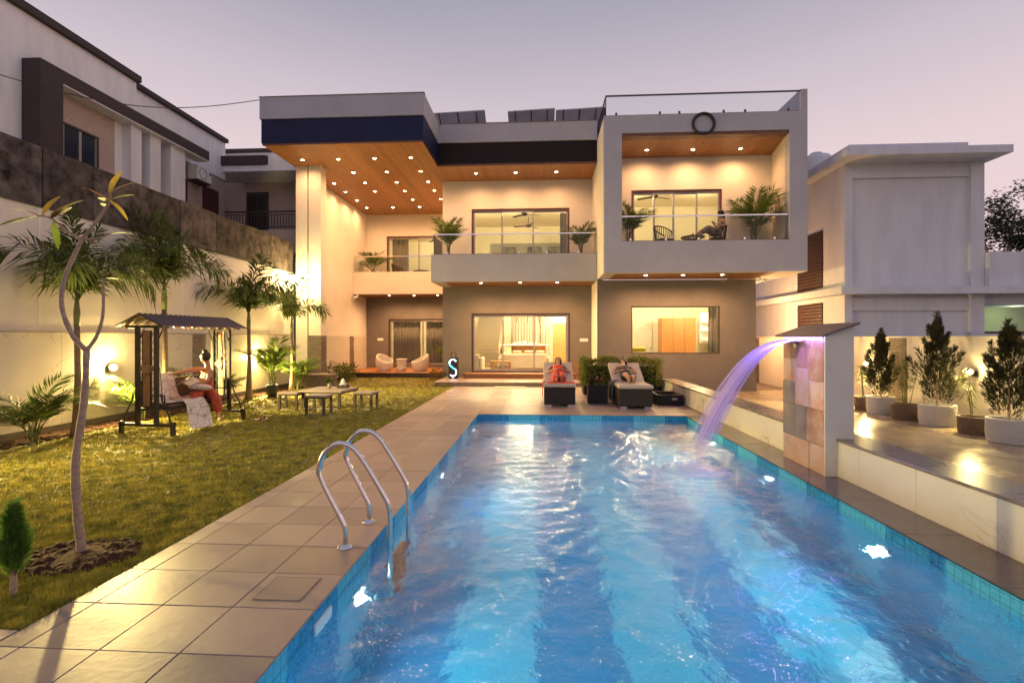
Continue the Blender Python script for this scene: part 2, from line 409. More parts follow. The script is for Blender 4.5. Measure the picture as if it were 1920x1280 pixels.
t.links.new(n.outputs[0], bp.inputs['Height']); t.links.new(bp.outputs[0], b.inputs['Normal'])
df = t.nodes.new('ShaderNodeBsdfDiffuse'); df.inputs[0].default_value = (.75,.80,.82,1)   # haze of blurred reflections painted into the surface, plus foam at the splash
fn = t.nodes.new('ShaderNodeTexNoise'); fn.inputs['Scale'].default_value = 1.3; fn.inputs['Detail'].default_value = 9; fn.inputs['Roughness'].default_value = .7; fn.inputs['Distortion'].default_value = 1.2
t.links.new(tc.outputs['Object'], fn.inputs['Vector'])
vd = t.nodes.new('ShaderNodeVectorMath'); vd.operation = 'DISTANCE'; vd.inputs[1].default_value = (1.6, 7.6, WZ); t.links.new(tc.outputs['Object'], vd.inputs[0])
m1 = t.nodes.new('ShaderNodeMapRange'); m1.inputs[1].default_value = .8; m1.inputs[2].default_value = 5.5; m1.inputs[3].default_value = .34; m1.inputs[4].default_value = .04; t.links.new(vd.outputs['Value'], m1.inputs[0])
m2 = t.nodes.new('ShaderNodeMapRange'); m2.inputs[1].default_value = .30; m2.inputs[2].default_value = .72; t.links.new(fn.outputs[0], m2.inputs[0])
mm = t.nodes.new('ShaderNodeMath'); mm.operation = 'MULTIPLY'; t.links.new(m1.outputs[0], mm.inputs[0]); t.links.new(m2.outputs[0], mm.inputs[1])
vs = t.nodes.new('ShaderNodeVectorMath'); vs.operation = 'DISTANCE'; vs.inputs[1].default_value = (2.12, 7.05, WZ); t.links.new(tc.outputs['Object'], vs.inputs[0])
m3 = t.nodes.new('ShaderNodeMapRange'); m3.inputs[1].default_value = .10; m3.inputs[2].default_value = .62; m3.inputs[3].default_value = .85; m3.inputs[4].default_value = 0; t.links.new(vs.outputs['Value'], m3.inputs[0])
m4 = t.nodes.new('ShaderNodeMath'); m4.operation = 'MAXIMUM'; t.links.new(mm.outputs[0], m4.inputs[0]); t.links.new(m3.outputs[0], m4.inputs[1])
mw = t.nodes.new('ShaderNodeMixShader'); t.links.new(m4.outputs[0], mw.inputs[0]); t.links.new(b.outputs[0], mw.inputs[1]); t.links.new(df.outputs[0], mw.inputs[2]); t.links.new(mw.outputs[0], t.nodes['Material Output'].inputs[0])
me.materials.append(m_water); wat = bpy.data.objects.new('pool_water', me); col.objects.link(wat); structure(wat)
# far and side copings
cop = structure(MB().box(PX1+.20, 3.6, PY0-.3, 17.3, -.2, .0).build('pool_coping', m_grout))
y = PY0 - .3
while y < 11.0:
    bx('coping_slab', m_coping, cop, PX1-.012, 3.598, y+.002, min(y+.918, 11.05), .0, .012, bevel=.003); y += .92
# low marble wall beside the pool
lw = thing('low_wall', 'low marble clad wall with grey coping running along the pool beside the fountain pillar', 'wall', (3.8, 6, 0))
MB().box(3.625, 3.97, -1, 15.2, -.2, .43).build('core', m_grout, lw)
y = -1.0; k = 0
while y < 15.1:
    y1 = min(y + .86, 15.2)
    o = bx('marble_slab', m_marble, lw, 3.60, 3.625, y+.0015, y1-.0015, .012, .437, bevel=.002)
    bx('marble_slab', m_marble, lw, 3.97, 3.99, y+.0015, y1-.0015, -.15, .437, bevel=.002)
    bx('coping_slab', m_copingt, lw, 3.585, 4.03, y+.0015, y1-.0015, .437, .47, bevel=.003)
    y = y1
bx('end_slab', m_marble, lw, 3.60, 3.99, 15.2, 15.22, -.1, .437)
# lower paving on the far side
pv = structure(MB().box(3.99, 9.0, -1, 24, -.3, -.162).build('side_paving', m_grout))
y = 2.0
while y < 18:
    x = 4.0
    while x < 8.95:
        sx = min(.62, 8.98 - x); tile(x, y, sx, .62, pv, m_pave, 'paving_tile', z=-.15); x += .62
    y += .62
# lawn
lawn = structure(MB().box(-8.9, -3.045, 2.75, 21.3, -.2, -.03).build('lawn', m_turf))
def grass(ntuft, per, seed):
    """tufts of blades, denser where the lawn is seen closely"""
    rs = np.random.RandomState(seed); n = ntuft*2
    Y = 2.76 + 1/(rs.rand(n)*(1 - 1/19.6) + 1/19.6) - 1.0
    X = -8.85 + rs.rand(n)*5.8
    bare = ((X+3.63)/.44)**2 + ((Y-3.72)/.32)**2 < .5 + .6*rs.rand(n)
    worn = (np.sin(X*2.1 + 1.3*np.sin(Y*1.1)) + np.sin(Y*1.7 + X) > 1.35) & (rs.rand(n) < .55)
    keep = (Y < 21.2) & ~bare & ~worn & (X > -8.25 + .35*rs.rand(n))
    X, Y = X[keep][:ntuft], Y[keep][:ntuft]; m = len(X)
    th = (.6 + .8*rs.rand(m))*np.where(X > -3.16, 1.35, 1.0)
    X = np.repeat(X, per); Y = np.repeat(Y, per); th = np.repeat(th, per); n = m*per
    sc = np.clip(Y/6.0, .8, 2.6)
    X = np.minimum(X + rs.randn(n)*.016*sc, -3.03); Y = Y + rs.randn(n)*.016*sc
    h = (.014 + .026*rs.rand(n))*th*np.clip(Y/8, .9, 1.2); wd = .0042*sc*(.7 + .6*rs.rand(n))
    a = rs.rand(n)*6.283; b = rs.rand(n)*6.283; ln = (.2 + rs.rand(n))*.8*h
    base = np.stack([X, Y, np.full(n, -.032)], -1); sd_ = np.stack([np.cos(a), np.sin(a), 0*a], -1)*wd[:,None]
    tip = base + np.stack([np.cos(b)*ln, np.sin(b)*ln, h], -1)
    V = np.stack([base - sd_, base + sd_, tip], 1).reshape(-1, 3)
    me = bpy.data.meshes.new('lawn_grass'); me.vertices.add(3*n); me.vertices.foreach_set('co', V.ravel())
    me.loops.add(3*n); me.loops.foreach_set('vertex_index', np.arange(3*n)); me.polygons.add(n)
    me.polygons.foreach_set('loop_start', np.arange(n)*3); me.update(); me.validate()
    return me
m_grass = M('grass_blade', (.16,.22,.02), .6, ns=5, na=.5, c2=(.58,.48,.07), detail=14, spec=.2)
me = grass(66000, 9, 3); me.materials.append(m_grass)
go = bpy.data.objects.new('lawn_grass', me); col.objects.link(go)
tag(go, 'short yellow green grass growing over the lawn beside the pool deck', 'grass', kind='stuff')
# soil bed along the boundary wall and round the young tree
def soil_patch(nm, fx, n, seed):
    rr = random.Random(seed); mb = MB()
    for _ in range(n):
        x, y = fx(rr); r = rr.uniform(.012, .045) * (1 if rr.random() < .85 else 1.5)
        mb.ball((x, y, -.025 + r*.1), (r*rr.uniform(.8,1.4), r*rr.uniform(.8,1.3), r*.6), 5, 4)
    return mb
bed = MB()
bed.box(-8.88, -8.35, 2.9, 21.0, -.1, -.018)
structure(bed.build('soil_bed', m_soil))
o = soil_patch('c', lambda r: (r.uniform(-8.85,-8.22), r.uniform(3,20.8)), 1300, 2).build('soil_clods', m_soil); tag(o, 'brown soil clods in the bed along the boundary wall', 'soil', kind='stuff')
def ell(r):
    a = r.random()*6.283; q = r.random()**.6; return (-3.63 + .42*q*math.cos(a), 3.72 + .32*q*math.sin(a))
pm = MB()
ring = [(-3.63 + .44*math.cos(a)*(1+.12*math.sin(3*a)), 3.72 + .33*math.sin(a)*(1+.1*math.cos(4*a)), -.026) for a in [i*6.283/28 for i in range(28)]]
pm.add(ring + [(-3.63, 3.74, .02)], [(i, (i+1) % 28, 28) for i in range(28)]); structure(pm.build('soil_mound', m_soil, smooth=True))
o = soil_patch('c', ell, 520, 5).build('soil_clods', m_soil); tag(o, 'dark clods of dug earth round the foot of the bare young tree', 'soil', kind='stuff')
# ================================================================== left boundary wall
bw = thing('boundary_wall', 'tall cream boundary wall topped by dark granite panels behind the palms', 'wall', (-9, 10, 0))
bx('wall_body', m_bwall, bw, -9.15, -8.925, -1, 17.5, -.2, 4.03)
y = -1.0; pan = [-1.0, 1.0, 3.0, 5.0, 6.6, 8.41, 9.41, 10.81, 11.81, 13.17, 14.58, 15.95, 17.42]
for a, b_ in zip(pan, pan[1:]):
    dz = random.uniform(-.012, .012)
    bx('granite_panel', m_granite, bw, -9.15, -8.90 + random.uniform(-.006,.006), a+.008, b_-.008, 4.035, 5.10+dz, bevel=.004)
bx('panel_ledge', m_plinth, bw, -9.15, -8.89, -1, 17.45, 4.02, 4.036)
y = -1.0
while y < 17.4:
    y1 = min(y + 1.22, 17.48)
    if y > .5 or True: bx('marble_slab', m_wallmarble, bw, -8.925, -8.90, y+.001, y1-.001, .10, 1.79, bevel=.002)
    y = y1
bx('ledge', M('ledge_brown', (.34,.27,.22), .5, ns=3, na=.2), bw, -8.925, -8.885, -1, 17.48, 1.79, 1.815)
bx('plinth', m_plinth, bw, -8.925, -8.88, -1, 17.48, -.2, .10)
for yy in (8.36, 11.9, 15.0):
    bx('expansion_joint', m_trimw, bw, -8.925, -8.921, yy, yy+.03, 1.815, 4.02)
def ledgestone(mb, face, u0, u1, z0, z1, fixed, seed, out, along='y', h=.032):
    rr = random.Random(seed); z = z0
    while z < z1 - .004:
        hh = min(rr.uniform(.7, 1.3)*h, z1 - z); u = u0
        while u < u1 - .004:
            l = min(rr.uniform(.06, .2), u1 - u)
            if u1 - u - l < .03: l = u1 - u
            d = rr.uniform(.008, .035)*out
            a, b_ = sorted((fixed, fixed + d))
            if along == 'y': mb.box(a, b_, u+.002, u+l-.002, z+.002, z+hh-.002)
            else: mb.box(u+.002, u+l-.002, a, b_, z+.002, z+hh-.002)
            u += l
        z += hh
    return mb
o = ledgestone(MB(), 0, 12.24, 12.72, .1, 1.79, -8.90, 1, 1).build('stone_cladding', m_stone, bw); tag(o, kind='stuff')
# ================================================================== villa
V_ = thing('villa', 'two storey modern villa with downlit teak ceilings, glass balconies and taupe ground floor', 'house', (0, 19, 0))
def wall(nm, mat, y0, y1, x0, x1, z0, z1, hole=None, parent=V_):
    mb = MB()
    if not hole: mb.box(x0, x1, y0, y1, z0, z1)
    else:
        a, b_, c, d = hole
        if c > z0: mb.box(x0, x1, y0, y1, z0, c)
        if d < z1: mb.box(x0, x1, y0, y1, d, z1)
        mb.box(x0, a, y0, y1, c, d); mb.box(b_, x1, y0, y1, c, d)
    return mb.build(nm, mat, parent)
ZC = 7.88                                    # timber ceiling
# ground floor walls
wall('wall', m_taupe, 19.6, 19.8, -3.91, 1.97, .15, 3.72, (-2.76, 1.12, .33, 2.66))
wall('wall', m_taupe, 17.7, 17.9, 1.97, 7.4, -.2, 3.72, (3.15, 6.19, 1.14, 2.80))
bx('wall', m_taupe, V_, 1.97, 2.17, 17.9, 19.6, -.2, 3.72)
bx('corner_trim', m_cream, V_, 1.955, 1.97, 17.71, 19.59, .15, 3.72)
bx('wall', m_taupe, V_, 7.2, 7.4, 17.9, 24, -.2, 3.72)
bx('skirting', m_taupe, V_, -3.92, -2.85, 19.585, 19.6, .15, .27)
bx('skirting', m_taupe, V_, 1.98, 7.41, 17.67, 17.7, -.2, .32)
wall('wall', m_taupe, 24.7, 24.9, -8.82, -3.91, .2, 3.72, (-7.69, -4.3, .3, 2.64))
bx('wall', m_taupe, V_, -3.91, -3.71, 19.8, 24.7, .15, 3.72)
# upper walls
wall('wall', m_cream, 19.6, 19.8, -3.91, 1.97, 4.40, ZC, (-2.76, 1.10, 4.45, 6.78))
wall('wall', m_cream, 24.7, 24.9, -8.82, -3.91, 4.40, ZC, (-7.78, -4.5, 4.45, 6.80))
wall('wall', m_cream, 17.7, 17.9, 2.19, 8.0, 4.50, 8.02, (3.15, 6.26, 4.55, 6.86))
bx('wall', m_cream, V_, -3.91, -3.71, 19.8, 24.7, 4.4, ZC)
# long left wall and its columns
bx('wall', m_cream, V_, -9.05, -8.82, 17.95, 24.9, -.2, ZC)
bx('wall', m_cream, V_, -9.05, -8.82, 24.9, 28.2, -.2, ZC)
bx('column', m_cream, V_, -8.84, -8.42, 17.5, 17.95, -.1, ZC)
c2 = bx('column', m_cream, V_, -8.36, -7.92, 17.5, 17.95, -.1, ZC)
bx('shadow_gap', m_cream, V_, -8.42, -8.36, 17.62, 17.95, -.1, ZC)
mb = MB(); ledgestone(mb, 0, -8.37, -7.91, .45, 1.78, 17.5, 3, -1, 'x'); ledgestone(mb, 0, 17.5, 17.95, .45, 1.78, -7.92, 4, 1)
tag(mb.build('stone_cladding', m_stone, V_), kind='stuff')
mb = MB().box(-8.6, -7.35, 16.9, 17.5, -.05, .38)
ledgestone(mb, 0, -8.6, -7.35, 0, .38, 16.9, 5, -1, 'x'); ledgestone(mb, 0, 16.9, 17.5, 0, .38, -7.35, 6, 1)
mb.box(-8.62, -7.31, 16.86, 17.5, .38, .42)
tag(mb.build('planter_box', m_stone, V_), kind='stuff')
bx('marble_dado', m_wallmarble, V_, -8.82, -8.805, 17.96, 24.69, .0, 1.78)
tag(ledgestone(MB(), 0, 22.47, 22.95, .2, 1.78, -8.805, 9, 1).build('stone_cladding', m_stone, V_), kind='stuff')
# ceilings of planks with recessed downlights
def ceiling(nm, x0, x1, y0, y1, z, lights, power, pw=.118):
    c = bx(nm, m_brownframe, V_, x0, x1, y0, y1, z+.02, z+.06)
    n = round((x1 - x0)/pw); sx = (x1 - x0)/n
    me = MB().box(.002, sx-.002, 0, y1 - y0, 0, .02).mesh('plank', m_ceil)
    for i in range(n): inst('plank', me, c, (x0 + i*sx, y0, z + random.uniform(-.001,.001)))
    for (lx, ly) in lights: downlight(c, lx, ly, z, power)
    return c
rim_me = MB().lathe([(.055,-.004),(.068,-.006),(.068,.004),(.055,.004)], 16, cap=False).mesh('rim', m_trimw, True)
bulb_me = MB().lathe([(.001,-.001),(.052,-.003),(.053,.003)], 16, cap=False).mesh('downlight', m_bulb, True)
def downlight(c, lx, ly, z, power, tilt=0):
    o = inst('downlight', bulb_me, c, (lx, ly, z-.002)); r = inst('downlight_rim', rim_me, c, (lx, ly, z-.001))
    if power: lamp('SPOT', (lx, ly, z-.03), power, WARM, c, .04, (lx, ly, z-2), 164, 1.0)
CX = [-8.3, -7.03, -5.75, -4.48]
can = [(x, y) for y in (16.9, 18.3, 19.55, 20.72, 22.03, 23.3) for x in CX if (x, y) not in ((-8.3, 18.3), (-7.03, 22.03))]
PU = 84
ceiling('canopy_ceiling', -8.93, -3.75, 15.55, 24.7, ZC, can, PU)
ceiling('balcony_ceiling', -3.75, 1.96, 17.86, 19.6, ZC, [(-2.46,18.67),(-.96,18.67),(.56,18.67)], 106)
ceiling('loggia_ceiling', 2.21, 7.98, 16.12, 17.7, 8.0, [(3.54,17.0),(5.07,17.03),(6.63,17.06)], 102)
# canopy fascias
bx('fascia_band', m_grey, V_, -9.0, -3.68, 15.45, 15.6, 8.69, 9.38)
bx('fascia_band', m_navy, V_, -8.97, -3.71, 15.50, 15.6, 7.93, 8.69)
bx('fascia_band', m_grey, V_, -3.83, -3.68, 15.6, 17.7, 8.69, 9.38)
bx('fascia_band', m_navy, V_, -3.81, -3.71, 15.6, 17.76, 7.93, 8.69)
bx('fascia_band', m_grey, V_, -9.0, -8.85, 15.6, 25, 8.69, 9.38)
bx('fascia_band', m_navy, V_, -8.97, -8.87, 15.6, 25, 7.93, 8.69)
bx('fascia_edge', m_brownframe, V_, -8.95, -3.73, 15.52, 15.56, 7.87, 7.93)
bx('fascia_band', m_grey, V_, -3.68, 1.96, 17.7, 17.85, 8.68, 9.34)
bx('fascia_band', m_black, V_, -3.71, 1.96, 17.76, 17.85, 7.95, 8.68)
bx('fascia_edge', m_brownframe, V_, -3.74, 1.96, 17.79, 17.86, 7.87, 7.95)
bx('roof_slab', m_grey, V_, -8.86, -3.82, 15.6, 25.5, 7.95, 8.6)
bx('roof_slab', m_grey, V_, -3.81, 1.97, 17.85, 25.5, 7.95, 8.6)
bx('coping_cap', m_copingt, V_, -9.02, -3.66, 15.43, 15.62, 9.38, 9.40)
bx('coping_cap', m_copingt, V_, -3.66, 1.97, 17.68, 17.87, 9.34, 9.36)
# central balcony
cb = bx('balcony', m_grey, V_, -3.98, 1.955, 17.8, 17.98, 3.74, 4.70)
bx('floor_slab', m_grey, cb, -3.98, 1.955, 17.98, 19.6, 4.2, 4.42)
bx('side_parapet', m_grey, cb, -3.98, -3.8, 17.98, 19.6, 3.74, 4.70)
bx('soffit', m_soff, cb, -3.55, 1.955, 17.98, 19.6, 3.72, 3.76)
bx('soffit_border', m_grey, cb, -3.98, -3.55, 17.8, 19.6, 3.72, 3.74)
bx('soffit_border', m_grey, cb, -3.55, 1.955, 17.8, 17.98, 3.72, 3.739)
for lx in (-2.23,-.78,.58): downlight(cb, lx, 18.3, 3.72, 230)
def balustrade(p, x0, x1, y, z0, z1, joints, clamps, rail=True, th=.012, railmat=m_steel):
    js = [x0] + joints + [x1]
    for a, b_ in zip(js, js[1:]): bx('glass_panel', m_rail, p, a+.006, b_-.006, y, y+th, z0+.012, z1-.012 if rail else z1)
    if rail: bx('handrail', railmat, p, x0, x1, y-.012, y+th+.012, z1-.012, z1+.03)
    for c in clamps: bx('clamp', m_steel, p, c-.03, c+.03, y-.015, y+th+.015, z0, z0+.09, bevel=.004)
balustrade(cb, -3.9, 1.95, 17.88, 4.70, 5.42, [-2.3, -.35], [-3.4,-2.6,-1.9,-.8,.2,1.3])
bx('glass_panel', m_rail, cb, -3.9, -3.888, 17.9, 19.58, 4.712, 5.40)
bx('handrail', m_steel, cb, -3.912, -3.876, 17.9, 19.58, 5.41, 5.45)
bx('parapet_cap', m_brownframe, cb, -3.98, 1.955, 17.795, 17.99, 4.70, 4.712)
# left balcony
lb = bx('balcony', m_cream, V_, -8.82, -3.91, 22.95, 23.12, 3.74, 4.78)
bx('floor_slab', m_cream, lb, -8.82, -3.91, 23.12, 24.7, 4.2, 4.42)
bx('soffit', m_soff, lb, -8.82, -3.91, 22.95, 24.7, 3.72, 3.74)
for lx in (-7.27,-6.07,-4.93): downlight(lb, lx, 23.5, 3.72, 190)
balustrade(lb, -8.8, -3.92, 23.02, 4.78, 5.5, [-7.0, -5.2], [-8.2,-7.6,-6.2,-4.6], th=.012)
# right box frame
fr = bx('balcony', m_grey, V_, 1.97, 8.15, 15.8, 16.1, 3.76, 4.72)
bx('jamb', m_grey, fr, 1.97, 2.52, 15.8, 16.1, 4.72, 8.10); bx('jamb', m_grey, fr, 7.62, 8.15, 15.8, 16.1, 4.72, 8.10)
bx('beam', m_grey, fr, 1.97, 8.15, 15.8, 16.1, 8.10, 8.66)
bx('side_wall', m_cream, fr, 1.97, 2.19, 16.1, 22, 3.76, 8.66); bx('side_wall', m_grey, fr, 8.0, 8.15, 16.1, 22, 3.76, 8.66)
MB().hexa([(7.62,16.1,4.5),(8.0,16.1,4.5),(8.0,17.7,4.5),(7.93,17.7,4.5)], [(7.62,16.1,8.0),(8.0,16.1,8.0),(8.0,17.7,8.0),(7.93,17.7,8.0)]).build('side_lining', m_cream, fr)
bx('fin', m_grey, fr, 7.95, 8.15, 15.8, 20, 8.66, 9.33)
bx('floor_slab', m_grey, fr, 2.19, 8.0, 16.1, 17.7, 4.3, 4.52)
bx('roof_slab', m_grey, fr, 2.19, 8.0, 16.1, 22, 8.07, 8.6)
bx('edge_strip', m_brownframe, fr, 2.52, 7.62, 15.83, 16.12, 8.0, 8.10)
bx('sill_strip', m_brownframe, fr, 2.52, 7.62, 15.81, 16.1, 4.72, 4.735)
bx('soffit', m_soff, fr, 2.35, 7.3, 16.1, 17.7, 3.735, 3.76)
bx('soffit_border', m_grey, fr, 1.97, 2.35, 15.8, 17.7, 3.74, 3.76); bx('soffit_border', m_cream, fr, 7.3, 8.15, 15.8, 17.7, 3.74, 3.76)
bx('soffit_border', m_grey, fr, 2.35, 7.3, 15.8, 16.1, 3.74, 3.759)
for lx in (3.4,4.6,5.85): downlight(fr, lx, 16.5, 3.735, 230)
balustrade(fr, 2.52, 7.62, 15.88, 4.735, 5.50, [4.2, 5.95], [2.8, 3.9, 4.9, 6.3, 7.2])
# roof terrace glass rail
rt = bx('terrace_rail', m_dark, V_, 2.02, 7.95, 15.82, 15.86, 9.27, 9.31)
for a, b_ in ((2.02,4.0),(4.0,6.0),(6.0,7.95)): bx('glass_panel', m_rail, rt, a+.006, b_-.006, 15.835, 15.847, 8.67, 9.27)
bx('glass_panel', m_rail, rt, 2.025, 2.037, 15.86, 19, 8.67, 9.27); bx('side_rail', m_dark, rt, 2.01, 2.05, 15.86, 19, 9.27, 9.31)
bx('post', m_dark, rt, 2.02, 2.04, 15.85, 15.87, 8.66, 9.27)
for c in (2.35,3.7,4.3,5.65,6.3,7.6): bx('clamp', m_dark, rt, c-.03, c+.03, 15.82, 15.862, 8.66, 8.76)
bx('coping_line', m_brownframe, rt, 1.97, 7.95, 15.8, 15.9, 8.66, 8.668)
MB().tube([(5.02 + .32*math.cos(a), 15.76, 8.32 + .32*math.sin(a)) for a in [i*6.2832/40 for i in range(40)]], .045, 10, closed=True).build('ring_emblem', M('ring_black', (.008,.008,.008), .3), V_, smooth=True)
# steps in front of the living room
pf = bx('entrance_platform', m_copingt, V_, -3.75, 1.97, 17.35, 19.6, -.2, .12)
x = -3.78
while x < 1.9:
    x1 = min(x + .96, 1.97); bx('platform_tile', m_deck, pf, x+.002, x1-.002, 17.33, 19.6, .12, .15, bevel=.003); x = x1
st = bx('threshold_step', m_soff, V_, -2.95, 1.3, 18.9, 19.6, .15, .30); bx('step_tread', m_ceil, st, -2.97, 1.32, 18.88, 19.6, .30, .335)
po = bx('porch', m_plinth, V_, -8.8, -3.92, 21.25, 24.7, -.1, .16)
for i in range(18): bx('porch_plank', m_ceil, po, -8.8, -3.92, 21.2 + i*.195, 21.2 + i*.195 + .19, .16, .195)
# doors and windows
def slider(x0, x1, z0, z1, y, cuts, outer=m_dark, sash=m_alu, fw=.07, sill=True):
    d = MB()
    d.box(x0, x1, y+.03, y+.17, z1-fw, z1).box(x0, x0+fw, y+.03, y+.17, z0, z1-fw).box(x1-fw, x1, y+.03, y+.17, z0, z1-fw)
    if sill: d.box(x0+fw, x1-fw, y+.03, y+.17, z0, z0+.05)
    d = d.build('sliding_door', outer, V_)
    xs = [x0+fw] + cuts + [x1-fw]
    for i, (a, b_) in enumerate(zip(xs, xs[1:])):
        yy = y + (.06 if i % 2 else .10); s = .055
        a2 = a - (.03 if i else 0); b2 = b_ + (.03 if i < len(xs)-2 else 0)
        MB().box(a2, b2, yy, yy+.035, z1-fw-.07, z1-fw).box(a2, b2, yy, yy+.035, z0+.05, z0+.13).box(a2, a2+s, yy, yy+.035, z0+.13, z1-fw-.07).box(b2-s, b2, yy, yy+.035, z0+.13, z1-fw-.07).build('sash', sash, d)
        bx('pane', m_glass, d, a2+s, b2-s, yy+.014, yy+.020, z0+.13, z1-fw-.07)
    return d
slider(-2.76, 1.12, .335, 2.66, 19.6, [-1.52, -.28, .98])
slider(-2.76, 1.10, 4.45, 6.78, 19.6, [-1.55, -.32], outer=m_brownframe)
slider(3.15, 6.26, 4.55, 6.86, 17.7, [3.95, 4.62, 5.42], outer=m_brownframe)
slider(-7.78, -4.5, 4.45, 6.80, 24.7, [-6.15], outer=m_brownframe)
slider(-7.69, -4.3, .3, 2.64, 24.7, [-5.95])
wn = MB().box(3.15,6.19,17.72,17.86,2.76,2.80).box(3.15,6.19,17.72,17.86,1.14,1.18).box(3.15,3.19,17.72,17.86,1.18,2.76).box(6.15,6.19,17.72,17.86,1.18,2.76).build('window', m_dark, V_)
bx('pane', m_glass, wn, 3.19, 6.15, 17.77, 17.776, 1.18, 2.76)
# rooms behind the glass
def room(x0, x1, y0, y1, z0, z1, light, e, col_=ROOM, back=m_room):
    mb = MB()
    mb.quad((x0,y1,z0),(x1,y1,z0),(x1,y1,z1),(x0,y1,z1)); mb.quad((x0,y0,z0),(x0,y1,z0),(x0,y1,z1),(x0,y0,z1)); mb.quad((x1,y0,z0),(x1,y0,z1),(x1,y1,z1),(x1,y1,z0))
    mb.quad((x0,y0,z1),(x0,y1,z1),(x1,y1,z1),(x1,y0,z1))
    r = mb.build('room_lining', back, V_); MB().quad((x0,y0,z0),(x1,y0,z0),(x1,y1,z0),(x0,y1,z0)).build('room_floor', m_roomfloor, r)
    for (lx, ly) in light:
        l = inst('ceiling_spot', bulb_me, r, (lx, ly, z1-.004))
        lamp('POINT', (lx, ly, z1-.25), e, col_, r, .12)
    return r
room(-3.7, 1.96, 19.8, 26.2, .33, 3.35, [(-2.6,21.2),(.6,21.2),(-1,23.4),(.9,24.9)], 290)
room(2.2, 7.18, 17.9, 21.6, .3, 3.3, [(3.6,19.2),(5.9,19.2)], 170)
room(-8.7, -3.95, 24.9, 29, .3, 3.3, [(-6.2,26.8)], 120)
room(-3.7, 1.96, 19.8, 25.4, 4.42, 7.35, [(-2.9,21.8),(-1.2,21.8),(1.2,21.8)], 85)
room(2.21, 7.98, 17.9, 22.5, 4.52, 7.5, [(3.2,20.5),(6.4,20.0)], 80)
room(-8.7, -3.95, 24.9, 29, 4.42, 7.35, [(-6.2,26.8)], 110)
bx('switch_plate', m_trimw, V_, 1.5, 1.82, 19.575, 19.6, 1.55, 1.67, bevel=.006)
bx('switch_plate', m_trimw, V_, -8.25, -7.95, 24.675, 24.7, 1.55, 1.68, bevel=.006)
# ================================================================== right boundary wall
rw = thing('boundary_wall', 'cream boundary wall behind the row of woven planters', 'wall', (9.1, 12, -.15))
bx('wall_body', m_cream, rw, 9.0, 9.2, -1, 24, -.3, 1.70); bx('wall_cap', m_cream, rw, 8.97, 9.23, -1, 24, 1.70, 1.735)
for yy in (12.86, 21.2):
    ledgestone(MB(), 0, yy, yy+.6, -.15, 1.70, 9.0, int(yy), -1).build('stone_cladding', m_stone, rw)['kind'] = 'stuff'
# ================================================================== neighbour on the right
rb = thing('neighbour_house', 'plain white two storey house with projecting roof slab beyond the planter wall', 'house', (11.5, 18, 0))
m_rbw = M('weathered_white', (.60,.61,.66), .85, ns=.9, na=.10, bs=40, bst=.1, stretch=(2.5,2.5,.6), detail=11)
bx('wall', m_rbw, rb, 9.6, 13.77, 16.5, 26, -.2, 7.2)
bx('pilaster', m_rbw, rb, 9.58, 9.82, 16.37, 16.5, -.2, 7.2); bx('pilaster', m_rbw, rb, 13.38, 13.78, 16.37, 16.5, -.2, 7.2)
bx('lintel', m_rbw, rb, 9.82, 13.38, 16.42, 16.5, 6.75, 7.2); bx('lintel', m_rbw, rb, 9.82, 13.38, 16.42, 16.5, 2.55, 2.95)
bx('roof_slab', m_rbw, rb, 9.2, 13.95, 15.6, 26, 7.2, 7.42); bx('upper_roof', m_rbw, rb, 9.5, 13.0, 16.0, 24, 7.42, 7.66)
bx('floor_ledge', m_rbw, rb, 9.25, 18.5, 15.95, 26, 3.05, 3.28)
bx('side_wing', m_rbw, rb, 13.79, 18.5, 16.6, 24, 2.75, 3.05); bx('parapet', m_rbw, rb, 13.79, 18.5, 16.2, 16.4, 3.28, 4.35)
bx('side_wing', m_rbw, rb, 13.79, 18.5, 16.6, 24, -.2, 1.83)
wg = bx('window', m_dark, rb, 13.79, 18.5, 16.7, 16.78, 1.83, 1.90); bx('pane', m_glass, wg, 13.8, 18.5, 16.72, 16.73, 1.9, 2.75)
bx('inner_wall', M('green_room', (.42,.46,.30), .8), wg, 13.8, 18.5, 18.4, 18.5, 1.83, 2.75)
lamp('POINT', (15.8, 17.6, 2.6), 8, (.9,1,.6), wg, .1)
def grille(y0, y1, z0, z1):
    gw = bx('grille', M('carved_wood', (.07,.03,.02), .6, ns=30, na=.5), rb, 9.565, 9.6, y0, y1, z0, z1)
    mb = MB()
    ny = int((y1-y0)/.11); nz = int((z1-z0)/.11)
    for i in range(ny):
        for j in range(nz):
            yy = y0 + (i+.5)*(y1-y0)/ny; zz = z0 + (j+.5)*(z1-z0)/nz
            mb.obox((9.555, yy, zz), (.03, .075, .028), Matrix.Rotation(R(45 if (i+j) % 2 else -45), 3, 'X'))
    mb.build('fretwork', M('fret_wood', (.055,.028,.02), .7), gw)['kind'] = 'stuff'
grille(17.62, 19.25, 3.4, 5.35); grille(17.62, 19.25, 1.2, 2.9)
tk = MB().lathe([(.55,0),(.6,.1),(.6,.75),(.45,.92),(.2,1.0),(.2,1.06)], 20, (10.1, 19.0, 7.42)).build('water_tank', M('tank_white', (.6,.6,.62), .5), None, smooth=True)
tag(tk, 'pale round water tank on the roof of the plain white house', 'water tank')
